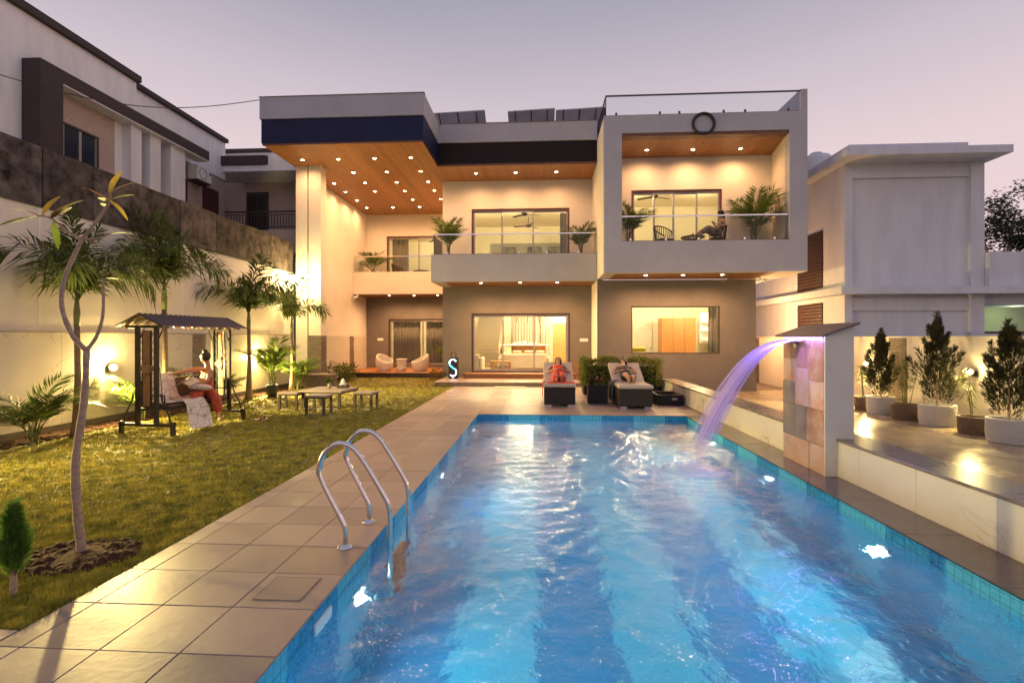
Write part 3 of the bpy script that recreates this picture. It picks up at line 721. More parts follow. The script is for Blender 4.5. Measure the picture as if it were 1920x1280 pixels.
# ================================================================== neighbour on the left
nb = thing('neighbour_house', 'pale neighbouring house with dark brown framed facade above the granite panels', 'house', (-14, 14, 0))
m_nbw = M('neighbour_white', (.78,.76,.77), .8, ns=1, na=.10, stretch=(3,3,.5), detail=9, bs=60, bst=.06)
m_nbt = M('neighbour_texture', (.46,.36,.31), .9, ns=25, na=.25, bs=45, bst=.6)
bx('wall', m_nbw, nb, -17, -13.0, 0, 15.3, -.2, 9.9); bx('wall', m_nbw, nb, -17, -13.25, 15.3, 20.2, 8.3, 9.85)
bx('coping', m_brown, nb, -17, -12.86, 0, 15.35, 9.9, 10.1); bx('coping', m_brown, nb, -17, -13.1, 15.35, 20.2, 9.85, 10.0)
bx('wall', m_nbt, nb, -17, -13.3, 15.3, 20.2, -.2, 8.3)
bx('frame_post', m_brown, nb, -13.0, -12.5, 11.75, 12.35, 3, 8.70)
bx('frame_beam', m_brown, nb, -13.0, -12.5, 12.35, 18.1, 8.36, 8.70)
bx('beam_soffit', m_nbw, nb, -13.0, -12.52, 12.35, 18.1, 8.32, 8.36)
bx('wall_panel', m_nbt, nb, -13.0, -12.97, 12.35, 14.45, 3, 8.32)
for a, b_ in ((14.75,15.15),(15.5,15.95),(16.4,17.1)): bx('pier', m_nbw, nb, -13.3, -12.7, a, b_, 3, 8.32)
def nbwin(y0, y1, z0, z1, X, n=2):
    wd = MB().box(X, X+.06, y0, y1, z1-.06, z1).box(X, X+.06, y0, y1, z0, z0+.06).box(X, X+.06, y0, y0+.06, z0+.06, z1-.06).box(X, X+.06, y1-.06, y1, z0+.06, z1-.06).build('window', m_dark, nb)
    for i in range(n):
        a = y0+.06 + i*(y1-y0-.12)/n; b_ = y0+.06 + (i+1)*(y1-y0-.12)/n
        MB().box(X, X+.04, a, a+.04, z0+.06, z1-.06).box(X, X+.04, b_-.04, b_, z0+.06, z1-.06).build('sash', m_alu, wd)
        bx('pane', M('night_glass', (.03,.035,.05), .06), wd, X+.005, X+.012, a+.04, b_-.04, z0+.06, z1-.06)
nbwin(12.7, 13.85, 5.4, 7.55, -12.97); nbwin(15.96, 16.25, 7.2, 7.75, -13.3, 1); nbwin(17.15, 17.95, 5.6, 7.6, -13.3)
bx('side_door', M('dark_red_door', (.07,.02,.02), .5), nb, -13.3, -13.27, 18.85, 19.8, 5.6, 7.7)
# wing facing the pool
bx('wall', m_nbt, nb, -17, -9.6, 21.5, 26, -.2, 8.6); bx('wall', m_nbw, nb, -17, -9.6, 21.4, 26, 9.25, 9.9); bx('coping', m_brown, nb, -17, -9.6, 21.3, 26, 9.9, 10.05)
bx('slab', m_nbw, nb, -13.3, -9.6, 20.0, 24, 8.6, 9.2); bx('slab_edge', m_brown, nb, -13.3, -11.4, 19.9, 20.0, 8.85, 9.22)
MB().hexa([(-11.4,19.9,8.85),(-10.1,21.0,8.85),(-10.1,21.1,8.85),(-11.4,20.0,8.85)], [(-11.4,19.9,9.22),(-10.1,21.0,9.22),(-10.1,21.1,9.22),(-11.4,20.0,9.22)]).build('slab_edge', m_brown, nb)
bx('balcony_floor', m_nbt, nb, -13.3, -9.6, 20.2, 21.5, 5.2, 6.2)
dr = bx('balcony_door', m_dark, nb, -13.1, -12.1, 21.44, 21.5, 6.2, 8.15)
for a in (-13.02,-12.56): bx('pane', M('door_glass', (.035,.03,.03), .1), dr, a, a+.38, 21.425, 21.44, 6.4, 8.0)
rl = bx('railing', m_dark, nb, -13.3, -9.6, 20.22, 20.27, 6.94, 7.0); bx('bottom_rail', m_dark, rl, -13.3, -9.6, 20.23, 20.26, 6.3, 6.34)
bx('mid_rail', m_dark, rl, -13.3, -9.6, 20.23, 20.26, 6.84, 6.87)
for i in range(30): bx('baluster', m_dark, rl, -13.28 + i*.125, -13.255 + i*.125, 20.235, 20.255, 6.34, 6.84)
ac = thing('air_conditioner', 'white air conditioner unit mounted on the neighbour wall under the dark beam', 'air conditioner', (-13, 18.3, 7.6))
bx('casing', m_trimw, ac, -13.25, -12.85, 17.95, 18.75, 7.66, 8.2, bevel=.02); 
MB().tube([(-12.84, 18.25+.2*math.cos(a), 7.93+.2*math.sin(a)) for a in [i*6.2832/20 for i in range(20)]], .012, 6, closed=True).build('fan_grille', m_alu, ac)
bx('badge', M('badge_blue', (.05,.15,.4), .5), ac, -12.85, -12.846, 18.6, 18.7, 7.98, 8.08); bx('bracket', m_dark, ac, -13.3, -12.85, 18.0, 18.7, 7.60, 7.66)
# ================================================================== plants
m_palm = leafmat('palm_leaf', (.05,.085,.02), (.13,.155,.04), .3)
m_areca = leafmat('areca_leaf', (.07,.13,.022), (.15,.20,.04), .4)
m_thuja = leafmat('thuja_leaf', (.016,.028,.011), (.055,.050,.020), .1, .7)
m_hedge = leafmat('hedge_leaf', (.09,.13,.02), (.30,.32,.05), .35)
m_trunk = M('palm_trunk', (.20,.14,.085), .85, ns=14, na=.35, stretch=(1,1,6), bs=30, bst=.4)
m_bark = M('pale_bark', (.34,.24,.18), .85, ns=14, na=.3, bs=40, bst=.6, stretch=(1,1,2.5))
m_stem = M('green_stem', (.14,.15,.05), .6, ns=6, na=.3)
def frond_mesh(nm, mat, ln, e0, e1, nl, ll, start=.15, droop=.5, plume=0, wid=.018, seed=0, stemr=.012):
    rr = random.Random(seed); mb = MB(); n = 14; pts = []; p = Vector((0,0,0)); dirs = []
    for i in range(n+1):
        t = i/n; a = R(e0 + (e1-e0)*t**1.3); d = Vector((math.cos(a), .06*math.sin(seed+3*t), math.sin(a))); dirs.append(d); pts.append(p.copy()); p = p + d*ln/n
    mb.tube(pts, [stemr*(1-.85*i/n) for i in range(n+1)], 4, cap=False)
    for k in range(nl):
        t = start + (1-start)*(k+.5)/nl; i = min(int(t*n), n-1); f = t*n - i
        b = pts[i].lerp(pts[i+1], f); d = dirs[i].normalized(); side = d.cross(Vector((0,0,1))).normalized(); up = side.cross(d)
        L_ = ll*(.55 + .75*math.sin(math.pi*(.12 + .8*t)))*rr.uniform(.8,1.1)
        for s in (-1, 1):
            ang = rr.uniform(-plume, plume)*math.pi
            lat = side*s*math.cos(ang) + up*(math.sin(ang) + .25)
            dr = (lat*.9 + d*(.55 + .3*t)).normalized()
            mid = b + dr*L_*.5; tip = b + dr*L_ + Vector((0,0,-droop*L_*rr.uniform(.5,1.1))); mid.z -= droop*L_*.12
            wv = dr.cross(up if abs(dr.dot(up)) < .9 else side).normalized()*wid*rr.uniform(.7,1.2)
            mb.add([b, mid - wv, tip, mid + wv], [(0,1,2,3)])
    return mb.mesh(nm, mat)
fx_meshes = [frond_mesh('frond', m_palm, 1.62, 66, -62, 58, .40, .10, .6, .75, .021, s) for s in range(4)]
fx_up = [frond_mesh('frond', m_palm, 1.6, 86, 40, 60, .34, .10, .3, .8, .021, s) for s in (11, 12)]
ar_meshes = [frond_mesh('frond', m_areca, 1.0, 10, -62, 26, .30, .28, .35, .12, .014, s, .008) for s in range(4)]
ard_meshes = [frond_mesh('frond', m_palm, 1.0, 10, -62, 26, .30, .28, .35, .12, .014, s, .008) for s in range(4)]
def fan_palm(x, y, h, sc, nf, seed, label, spear=True):
    rr = random.Random(seed); t = thing('palm_tree', label, 'palm', (x, y, -.02), group='tall palms along the boundary wall')
    prof = [(0,0,0,.085*sc+.02),(0,.01,.25,.06*sc+.015),(.02,.0,h*.5,.05*sc),(.0,.0,h,.042*sc)]
    MB().tube([(a,b,c) for a,b,c,_ in prof], [d for *_,d in prof], 12).build('trunk', m_trunk, t, True, local=True)
    MB().tube([(0,0,h-.02),(0,0,h+.22*sc),(0,0,h+.5*sc)], [.045*sc,.05*sc,.02*sc], 10).build('crownshaft', m_stem, t, True, local=True)
    for k in range(nf):
        o = inst('frond', rr.choice(fx_meshes), t, (0,0,h+.38*sc), (0, -R(rr.uniform(-4,26)), k*2*math.pi/nf + rr.uniform(-.25,.25)), True); o.scale = [sc*rr.uniform(.85,1.1)]*3
    for k in range(2 if spear else 1):
        o = inst('frond', fx_up[k], t, (0,0,h+.38*sc), (0, 0, rr.uniform(0,6.28)), True); o.scale = [sc*rr.uniform(.95,1.05)]*3
    return t
fan_palm(-8.12, 8.27, 1.95, 1.0, 9, 1, 'dark feathery palm behind the bare twisted young tree')
fan_palm(-8.2, 10.4, 2.35, 1.14, 9, 2, 'tallest feathery palm rising behind the garden swing')
fan_palm(-8.17, 13.49, 1.95, 1.05, 9, 3, 'feathery palm standing past the swing beside the lit wall lamp')
fan_palm(-8.1, 15.76, 1.9, .92, 6, 4, 'slender palm glowing under the lantern beside the villa column')
def areca(nm, x, y, z, size, nf, seed, label, group=None, pot=None, meshes=ar_meshes, spread=1.0, cat='plant', lo=48):
    rr = random.Random(seed); t = thing(nm, label, cat, (x, y, z), group=group); h0 = 0
    if pot:
        mat, r, h, sq = pot; h0 = h
        if sq:
            mb = MB().hexa([(-r*.85,-r*.85,0),(r*.85,-r*.85,0),(r*.85,r*.85,0),(-r*.85,r*.85,0)], [(-r,-r,h),(r,-r,h),(r,r,h),(-r,r,h)]); mb.build('pot', mat, t, bevel=.01, local=True)
        else: MB().lathe([(r*.7,0),(r*.95,h*.4),(r,h*.8),(r*.9,h),(r*.8,h),(r*.8,h-.03)], 24).build('pot', mat, t, True, local=True)
        MB().lathe([(r*.8,h-.03),(.001,h-.02)], 16, cap=False).build('soil', m_soil, t, local=True); h0 = h - .03
    mb = MB()
    for k in range(max(3, nf//3)):
        a = rr.random()*6.28; q = rr.uniform(.01,.06)*size
        mb.tube([(q*math.cos(a), q*math.sin(a), h0-.01), (q*1.6*math.cos(a), q*1.6*math.sin(a), h0+size*.3)], [.016*size,.009*size], 6)
    mb.build('stems', m_stem, t, local=True)
    for k in range(nf):
        a = k*2.399 + rr.uniform(-.3,.3); el = rr.uniform(lo, 84); q = .04*size
        o = inst('frond', rr.choice(meshes), t, (q*math.cos(a), q*math.sin(a), h0 + size*rr.uniform(.05,.28)), (0, -R(el), a), True); o.scale = [size*rr.uniform(.75,1.1)*spread, size*.95, size*rr.uniform(.8,1.1)]
    return t
areca('areca_palm', -8.2, 7.6, -.02, 1.02, 16, 21, 'bushy dark green areca palm in the bed ahead of the bare tree', meshes=ard_meshes)
areca('areca_palm', -8.35, 9.95, -.02, .95, 13, 22, 'yellow lit areca palm behind the swing post under the wall lamp')
areca('areca_palm', -8.3, 11.5, -.02, 1.0, 10, 23, 'areca palm showing behind the seated woman on the swing', meshes=ard_meshes)
areca('areca_palm', -7.86, 14.15, -.03, 1.25, 11, 24, 'glowing areca palm in a black nursery bag beside the wall lamp', pot=(M('nursery_bag', (.02,.018,.018), .7), .17, .36, False), lo=60)
areca('areca_palm', -8.08, 16.1, -.02, 1.1, 12, 25, 'green areca palm in front of the stone clad column')
areca('areca_palm', -8.3, 12.6, -.02, .85, 8, 27, 'small areca palm between the swing and the second lit wall lamp', meshes=ard_meshes)
def shrub(nm, x, y, z, r, h, n, seed, label, mat, lw=.03, ll=.16, group=None, cat='plant'):
    rr = random.Random(seed); t = thing(nm, label, cat, (x, y, z), group=group); mb = MB(); st = MB()
    for k in range(n):
        a = rr.random()*6.283; q = r*rr.random()**.5; zz = h*rr.uniform(.1,1)*(1 - .35*(q/r)); b = Vector((q*math.cos(a), q*math.sin(a), zz))
        d = Vector((math.cos(a)*.7 + rr.uniform(-.5,.5), math.sin(a)*.7 + rr.uniform(-.5,.5), rr.uniform(-.1,.9))).normalized()
        s = d.cross(Vector((0,0,1))).normalized()*lw*rr.uniform(.6,1.1); l = ll*rr.uniform(.6,1.2); mid = b + d*l*.5; tip = b + d*l; tip.z -= l*.3
        mb.add([b, mid - s, tip, mid + s], [(0,1,2,3)])
    for k in range(6):
        a = rr.random()*6.283; st.tube([(0,0,-.02),(r*.4*math.cos(a), r*.4*math.sin(a), h*.7)], [.012,.006], 5)
    mb.build('foliage', mat, t, local=True); st.build('stems', m_stem, t, local=True); return t
for i, (x, y, r, h, l) in enumerate([(-8.0,18.3,.35,.95,'tall leafy plant growing right against the stone clad column'),(-7.85,19.2,.4,.75,'round leafy shrub second from the stone clad column in the bed'),(-8.0,19.9,.4,.7,'leafy shrub in the middle of the bed beneath the marble dado'),(-8.1,20.7,.35,.8,'leafy shrub nearest the porch under the narrow stone strip')]):
    shrub('leafy_shrub', x, y, -.02, r, h, 260, 30+i, l, m_areca, .028, .24)
m_croton = leafmat('croton_leaf', (.20,.09,.02), (.32,.20,.05), .3)
shrub('croton_plant', -4.1, 19.9, -.02, .42, .55, 260, 41, 'orange and yellow croton at the corner of the porch', m_croton, .035, .16)
shrub('croton_plant', -4.05, 17.3, -.02, .28, .35, 90, 42, 'sparse yellow leaved plant beside the platform corner', m_croton, .02, .10)
shrub('croton_plant', -3.35, 17.12, -.02, .22, .28, 36, 43, 'thin yellow seedling in front of the entrance platform edge', m_croton, .015, .09)
areca('potted_palm', -4.5, 23.6, .2, .95, 9, 44, 'small potted palm by the curtained porch door', pot=(m_brown, .16, .3, False))
# balcony palms
pw_ = M('white_pot', (.62,.62,.62), .5)
areca('potted_palm', -3.45, 18.35, 4.42, 1.15, 12, 51, 'palm in a white bowl at the open corner of the middle balcony', 'palms in pots on the balconies', (pw_, .24, .34, False), lo=58)
areca('potted_palm', 1.45, 18.35, 4.42, 1.08, 12, 52, 'palm in a white bowl at the end of the middle balcony by the white frame', 'palms in pots on the balconies', (pw_, .24, .34, False), lo=58)
areca('potted_palm', -8.1, 23.7, 4.42, 1.05, 12, 53, 'palm in a low brown pot on the recessed side balcony', 'palms in pots on the balconies', (m_brown, .2, .3, True), spread=1.2)
areca('potted_palm', 6.95, 16.75, 4.52, 1.42, 17, 54, 'big palm in a square black pot in the framed loggia beside the bare wall', 'palms in pots on the balconies', (m_black, .24, .36, True), lo=50)
areca('potted_palm', 2.85, 16.6, 4.52, 1.22, 12, 55, 'palm in a square black pot in the framed loggia beside the sliding window', 'palms in pots on the balconies', (m_black, .2, .32, True), lo=52)
# thuja trees in woven planters, bamboo between them
def woven(nm, mat, r, h, n=40, rows=11):
    """planter wall of raised lozenges, with rim and soil"""
    mb = MB(); P = lambda a, z, k: ((r*(.92 + .08*min(1, z/h*3)) + k)*math.cos(a), (r*(.92 + .08*min(1, z/h*3)) + k)*math.sin(a), z)
    da = 2*math.pi/n; dz = h/rows
    for i in range(2*rows + 1):
        for j in range(n):
            a = da*(j + .5*(i % 2)); z = dz*i/2; lo, hi = max(0, z - dz/2), min(h, z + dz/2)
            mb.add([P(a-da/2, z, -.004), P(a, lo, -.004), P(a+da/2, z, -.004), P(a, hi, -.004), P(a, (lo+hi)/2, .014)], [(0,1,4),(1,2,4),(2,3,4),(3,0,4)])
    mb.lathe([(r+.006,h-.012),(r+.006,h+.006),(r-.03,h+.006),(r-.03,h-.06),(.001,h-.05)], n, cap=False)
    mb.lathe([(.001,.004),(r*.9,.004),(r*.9,.02)], n, cap=False)
    return mb
m_potw = M('white_weave', (.62,.60,.56), .6, bs=60, bst=.2); m_potb = M('brown_weave', (.20,.14,.10), .65, ns=20, na=.3)
def thuja_crown(h, r, n, seed, fine=1.0):
    """upright plumes along a stem, each plume a spire of small sprays"""
    rr = random.Random(seed); mb = MB(); npl = 34
    for pl in range(npl):
        t = (pl + rr.random())/npl; a = pl*2.4 + rr.uniform(-.4,.4); prof = (min(1, t/.18)*.6 + .4)*(1 - .93*t**1.2)
        q = r*prof*rr.uniform(.55,1.15); L_ = h*rr.uniform(.20,.34)*(1.05 - .45*t); z0 = h*t*.80
        b = Vector((q*.35*math.cos(a), q*.35*math.sin(a), z0)); top = Vector((q*math.cos(a), q*math.sin(a), min(h, z0 + L_)))
        if pl == npl-1: b = Vector((0,0,h*.74)); top = Vector((rr.uniform(-.01,.01),0,h))
        ax = top - b; al = ax.length; d0 = ax.normalized(); o1 = d0.orthogonal().normalized(); o2 = d0.cross(o1)
        mb.tube([b, top], [.006*fine, .002], 3, cap=False)
        for k in range(max(6, n//npl)):
            f = rr.random()**.8; aa = rr.random()*6.283; w_ = al*.24*(1 - f)**.7*rr.random()**.5 + .004; c = b + ax*f + (o1*math.cos(aa) + o2*math.sin(aa))*w_
            d = (d0 + (o1*math.cos(aa) + o2*math.sin(aa))*rr.uniform(.2,.75)).normalized(); s_ = d.orthogonal().normalized(); s_ = (Matrix.Rotation(rr.random()*6.28, 3, d) @ s_); l = rr.uniform(.045,.10)*(.55 + .45*fine)
            for m_ in range(3):
                bb = c + d*l*m_/3
                for sg in (-1, 1):
                    tip = bb + (d + s_*sg*.75).normalized()*l*.42; wv = d*.009*fine; mb.add([bb - wv, tip, bb + wv], [(0,1,2)])
            mb.add([c - s_*.005, c + d*l*1.1, c + s_*.005], [(0,1,2)])
    return mb
TH = [((8.28,12.69), .29, .42, 1.65, .44, 'thuja in a white woven planter beside the stone strip nearest the fountain pillar', m_potw, 61),
      ((8.36,11.06), .31, .44, 1.95, .56, 'tall bushy thuja in a white woven planter between two brown planters', m_potw, 62),
      ((8.26,9.33), .30, .42, 1.75, .58, 'broad many tipped thuja in a white woven planter past the glowing wall lamp', m_potw, 63),
      ((8.30,14.6), .29, .42, 1.6, .30, 'thuja in a white planter mostly hidden behind the fountain pillar', m_potw, 64)]
m_soilp = m_soil
for (x, y), r, h, ch, cr_, lb_, pm_, sd_ in TH:
    t = thing('thuja_tree', lb_, 'shrub', (x, y, -.15), group='thujas in white woven planters')
    woven('planter', pm_, r, h).build('planter', pm_, t, local=True)
    MB().tube([(0,0,h-.07),(.01,0,h+ch*.45)], [.025,.012], 7).build('trunk', m_bark, t, local=True)
    thuja_crown(ch, cr_, 4200, sd_).build('foliage', m_thuja, t, local=True).location = (0, 0, h-.02)
t = thing('thuja_tree', 'slim second thuja leaning out beside the broad many tipped one', 'shrub', (8.62, 8.95, -.15)); thuja_crown(1.35, .22, 1400, 71).build('foliage', m_thuja, t, local=True).location = (0,0,.35)
MB().tube([(0,0,.0),(0,0,.8)], [.02,.01], 6).build('trunk', m_bark, t, local=True)
m_bamb = leafmat('bamboo_leaf', (.13,.17,.03), (.24,.25,.05), .4)
def bamboo(x, y, r, h, ht, seed, label, dense):
    rr = random.Random(seed); t = thing('bamboo_plant', label, 'plant', (x, y, -.15), group='bamboos in brown woven planters')
    woven('planter', m_potb, r, h, 36, 9).build('planter', m_potb, t, local=True); st = MB(); lf = MB()
    for k in range(3 + dense//2):
        a = rr.random()*6.28; q = rr.uniform(.1,.45)*ht*.5; top = Vector((q*math.cos(a), q*math.sin(a), h + ht*rr.uniform(.6,1))); b = Vector((.06*math.cos(a), .06*math.sin(a), h-.06))
        pts = [b.lerp(top, f) + Vector((0,0,.12*ht*math.sin(f*3.1))) for f in (0,.25,.5,.75,1)]; st.tube(pts, [.009,.008,.007,.005,.003], 5)
        for f in (.35,.5,.62,.74,.86,.95,1.0):
            c = pts[min(3, int(f*4))].lerp(pts[min(3, int(f*4))+1], f*4 - min(3, int(f*4)))
            for m_ in range(rr.randint(3,6)):
                aa = rr.random()*6.28; d = Vector((math.cos(aa), math.sin(aa), rr.uniform(-.3,.5))).normalized(); l = rr.uniform(.16,.30); s = d.cross(Vector((0,0,1))).normalized()*.011
                tip = c + d*l; tip.z -= l*.35; mid = c + d*l*.45; lf.add([c, mid - s, tip, mid + s], [(0,1,2,3)])
    st.build('stems', m_stem, t, local=True); lf.build('foliage', m_bamb, t, local=True)
bamboo(8.30, 13.32, .22, .34, .95, 81, 'bamboo sprigs in the brown planter beside the fountain pillar', 3)
bamboo(8.29, 11.85, .28, .34, 1.2, 82, 'spreading bamboo in the brown planter in front of the stone strip', 8)
bamboo(8.35, 10.12, .26, .33, .85, 83, 'thin bamboo in the brown planter below the glowing wall lamp', 1)
# bare twisted young tree
ft = thing('young_tree', 'bare twisted young tree with a few yellowing leaves in dug soil', 'tree', (-3.63, 3.75, -.02))
bp_ = lambda pts, rad, nm, p=ft: MB().tube([(x - 0, 3.75 + dy, z) for x, z, dy in pts], rad, 10).build(nm, m_bark, p, True)
def smooth(pts, k=5):
    out = []
    for i in range(len(pts)-1):
        p0 = Vector(pts[max(i-1,0)]); p1 = Vector(pts[i]); p2 = Vector(pts[i+1]); p3 = Vector(pts[min(i+2,len(pts)-1)])
        for j in range(k):
            t = j/k; out.append(.5*((2*p1) + (-p0+p2)*t + (2*p0-5*p1+4*p2-p3)*t*t + (-p0+3*p1-3*p2+p3)*t**3))
    return out + [Vector(pts[-1])]
def limb(pts, r0, r1, nm):
    q = smooth(pts); n = len(q); MB().tube(q, [(r0 + (r1-r0)*i/(n-1))*(1 + .09*math.sin(i*2.1) + .05*math.sin(i*5.3+r0*90)) for i in range(n)], 10).build(nm, m_bark, ft, True)
Yf = 3.75
limb([(-3.63,Yf,-.05),(-3.68,Yf,.35),(-3.69,Yf,.74),(-3.64,Yf+.02,1.2),(-3.60,Yf,1.60)], .034, .021, 'trunk')
limb([(-3.60,Yf,1.60),(-3.70,Yf-.02,1.72),(-3.78,Yf-.03,1.95),(-3.76,Yf-.02,2.18),(-3.70,Yf,2.36),(-3.64,Yf,2.48)], .019, .014, 'branch')
limb([(-3.64,Yf,2.48),(-3.55,Yf,2.58),(-3.44,Yf+.02,2.76),(-3.40,Yf,2.84)], .014, .008, 'branch')
limb([(-3.64,Yf,2.48),(-3.74,Yf-.02,2.54),(-3.86,Yf-.04,2.64),(-3.97,Yf-.05,2.66)], .013, .006, 'branch')
limb([(-3.64,Yf,2.48),(-3.55,Yf+.03,2.49),(-3.46,Yf+.05,2.53)], .012, .007, 'branch')
limb([(-3.60,Yf,1.60),(-3.54,Yf+.03,1.72),(-3.50,Yf+.04,1.9),(-3.50,Yf+.04,2.17)], .016, .009, 'branch')
m_yl = leafmat('yellow_leaf', (.30,.19,.03), (.42,.33,.06), .4); m_gl = leafmat('fresh_leaf', (.10,.20,.03), (.22,.30,.06), .4); m_br = leafmat('brown_leaf', (.17,.07,.03), (.30,.13,.05), .3)
def leaf_me(mat, l, w, bend):
    mb = MB(); n = 6
    for i in range(n+1):
        t = i/n; ww = w*math.sin(math.pi*min(1, t*.93 + .05))**.8; z = -bend*l*t*t
        mb.v += [(l*t, -ww, z + .15*ww), (l*t, 0, z), (l*t, ww, z + .15*ww)]
    for i in range(n):
        k = 3*i; mb.f += [(k,k+3,k+4,k+1),(k+1,k+4,k+5,k+2)]
    return mb.mesh('leaf', mat, True)
lv = {'y': leaf_me(m_yl,.27,.026,.25), 'g': leaf_me(m_gl,.16,.032,.2), 'b': leaf_me(m_br,.30,.028,.15), 'G': leaf_me(m_gl,.30,.024,.1)}
for k, x, z, az, el, dy in [('y',-3.41,2.84,100,70,0),('y',-3.43,2.80,-10,-28,0),('g',-3.42,2.80,30,30,.02),('g',-3.44,2.77,-60,10,0),('g',-3.45,2.76,140,15,.02),('b',-3.46,2.80,165,32,.02),('y',-3.42,2.82,60,50,-.02),('g',-3.46,2.53,20,15,.05),('g',-3.48,2.52,80,30,.05),
        ('b',-3.95,2.66,172,22,-.05),('y',-3.92,2.66,100,62,-.05),('G',-3.97,2.65,182,-8,-.06),('y',-3.88,2.65,30,50,-.04),('b',-3.87,2.64,-20,20,-.03),('G',-3.85,2.62,-35,-48,-.03),('g',-3.50,2.17,10,8,.04)]:
    inst('leaf', lv[k], ft, (x, Yf+dy, z), (0, -R(el), R(az)))
t = thing('dwarf_conifer', 'small green dwarf conifer at the lawn corner beside the deck', 'shrub', (-3.52, 3.13, -.02))
thuja_crown(.48, .10, 1500, 91, .5).build('foliage', leafmat('conifer_leaf', (.06,.15,.02), (.13,.24,.04), .3), t, local=True).location = (0,0,.12)
MB().tube([(0,0,0),(0,0,.4)], [.022,.012], 7).build('trunk', m_bark, t, local=True)
# clipped hedge behind the loungers
hg = thing('clipped_hedge', 'clipped leafy hedge in dark planters between and behind the two sun loungers', 'hedge', (2.2, 15.3, 0))
rr = random.Random(5); mb = MB()
for k in range(7500):
    x, y, z = rr.uniform(1.2,3.55), rr.uniform(14.9,15.6), rr.uniform(.25,1.06)
    f = rr.randint(0,3)
    if f == 0: y = 14.9 + rr.random()**2*.15
    elif f == 1: z = 1.06 - rr.random()**2*.12
    elif f == 2 and rr.random() < .5: x = rr.choice((1.2 + rr.random()**2*.12, 3.55 - rr.random()**2*.12))
    b = Vector((x + rr.gauss(0,.03), y + rr.gauss(0,.03), z + .05*math.sin(x*7) + rr.gauss(0,.03))); d = Vector((rr.uniform(-1,1), rr.uniform(-1,.6), rr.uniform(-.3,1))).normalized(); s = d.orthogonal().normalized()*.020
    l = rr.uniform(.04,.075); mb.add([b, b + d*l*.5 - s, b + d*l, b + d*l*.5 + s], [(0,1,2,3)])
mb.build('foliage', m_hedge, hg); MB().box(1.35,3.4,15.05,15.5,.2,.85).build('dark_core', M('hedge_dark', (.02,.025,.01), .9), hg)  # solid dark core added to fill the hedge behind its leaves
for a in (1.25, 2.05, 2.85): MB().box(a, a+.7, 14.98, 15.55, -.0, .3).build('planter', m_black, hg, bevel=.02)
# far tree over the right neighbour
tr = thing('far_tree', 'dark leafy tree rising behind the plain white house', 'tree', (35.5, 40, -.2)); rr = random.Random(8); mb = MB()
for c in range(26):
    cx, cy, cz = rr.gauss(0,1.7), rr.gauss(0,1.5), rr.uniform(6.4,13.2); cr_ = rr.uniform(.6,1.3)
    for k in range(230):
        v = Vector((rr.gauss(0,1), rr.gauss(0,1), rr.gauss(0,.8))); v = v.normalized()*cr_*rr.random()**.4; b = Vector((cx,cy,cz)) + v; d = Vector((rr.uniform(-1,1), rr.uniform(-1,1), rr.uniform(-.6,.6))).normalized(); s = d.orthogonal().normalized()*.08
        mb.add([b, b + d*.13 - s, b + d*.28, b + d*.13 + s], [(0,1,2,3)])
mb.build('crown', leafmat('tree_leaf', (.02,.032,.014), (.05,.06,.025), .2), tr, local=True)
MB().tube([(0,0,0),(.2,0,4),(0,.2,8),(.4,0,11.5)], [.35,.26,.18,.06], 9).tube([(.1,.1,5.5),(-1.4,.3,8.5),(-1.9,.3,10.5)], [.16,.1,.04], 7).tube([(.1,.1,6.5),(1.3,-.3,9),(1.8,-.2,11)], [.14,.09,.04], 7).build('trunk', m_bark, tr, local=True)
# ================================================================== fountain
fp = thing('fountain_pillar', 'slate tiled fountain pillar with slanted dark cap pouring water into the pool', 'fountain', (3.65, 6.8, 0))
FO = .22
MB().hexa([(3.47,6.31,.012),(3.77,6.31,.012),(3.77,7.36,.012),(3.47,7.36,.012)], [(3.47,6.31,1.72),(3.77,6.31,1.84),(3.77,7.36,1.84),(3.47,7.36,1.72)]).build('core', m_grout, fp)
MB().hexa([(3.452,6.29,.012),(3.79,6.29,.012),(3.79,6.31,.012),(3.452,6.31,.012)], [(3.452,6.29,1.715),(3.79,6.29,1.85),(3.79,6.31,1.85),(3.452,6.31,1.715)]).build('marble_face', m_marble, fp)
m_slate = [M('slate_rust', (.42,.15,.06), .5, ns=5, na=.5, c2=(.46,.30,.20), bs=20, bst=.3, detail=9), M('slate_grey', (.19,.17,.155), .45, ns=5, na=.35, c2=(.27,.21,.17), bs=20, bst=.3), M('slate_cream', (.56,.46,.37), .4, ns=5, na=.1, c2=(.46,.22,.11), bs=20, bst=.15, detail=9), M('slate_plum', (.30,.16,.11), .45, ns=6, na=.35, bs=20, bst=.3)]
lay = [(6.09,6.43,.01,.36,2),(6.43,6.78,.01,.36,2),(6.78,7.12,.01,.36,2),(6.09,6.50,.36,.80,0),(6.50,6.78,.36,.80,1),(6.78,7.12,.36,.80,1),(6.09,6.43,.80,1.15,2),(6.43,6.78,.80,1.30,2),(6.78,7.12,.80,1.10,1),(6.09,6.43,1.15,1.70,0),(6.43,6.74,1.30,1.70,3),(6.74,7.12,1.10,1.42,2),(6.74,7.12,1.42,1.70,3)]
for a, b_, z0, z1, k in lay: bx('slate_tile', m_slate[k], fp, 3.448 + random.uniform(-.004,.004), 3.47, a+FO+.002, b_+FO-.002, z0+.002, z1-.002, bevel=.003)
MB().hexa([(3.38,6.20,1.71),(3.81,6.20,1.862),(3.81,7.44,1.862),(3.38,7.44,1.71)], [(3.38,6.20,1.735),(3.81,6.20,1.887),(3.81,7.44,1.887),(3.38,7.44,1.735)]).build('cap', M('cap_brown', (.10,.065,.065), .3, ns=3, na=.2), fp)
m_led = E('violet_led', (.30,.22,1.0), 32)
bx('led_strip', m_led, fp, 3.40, 3.43, 6.32, 7.2, 1.685, 1.70)
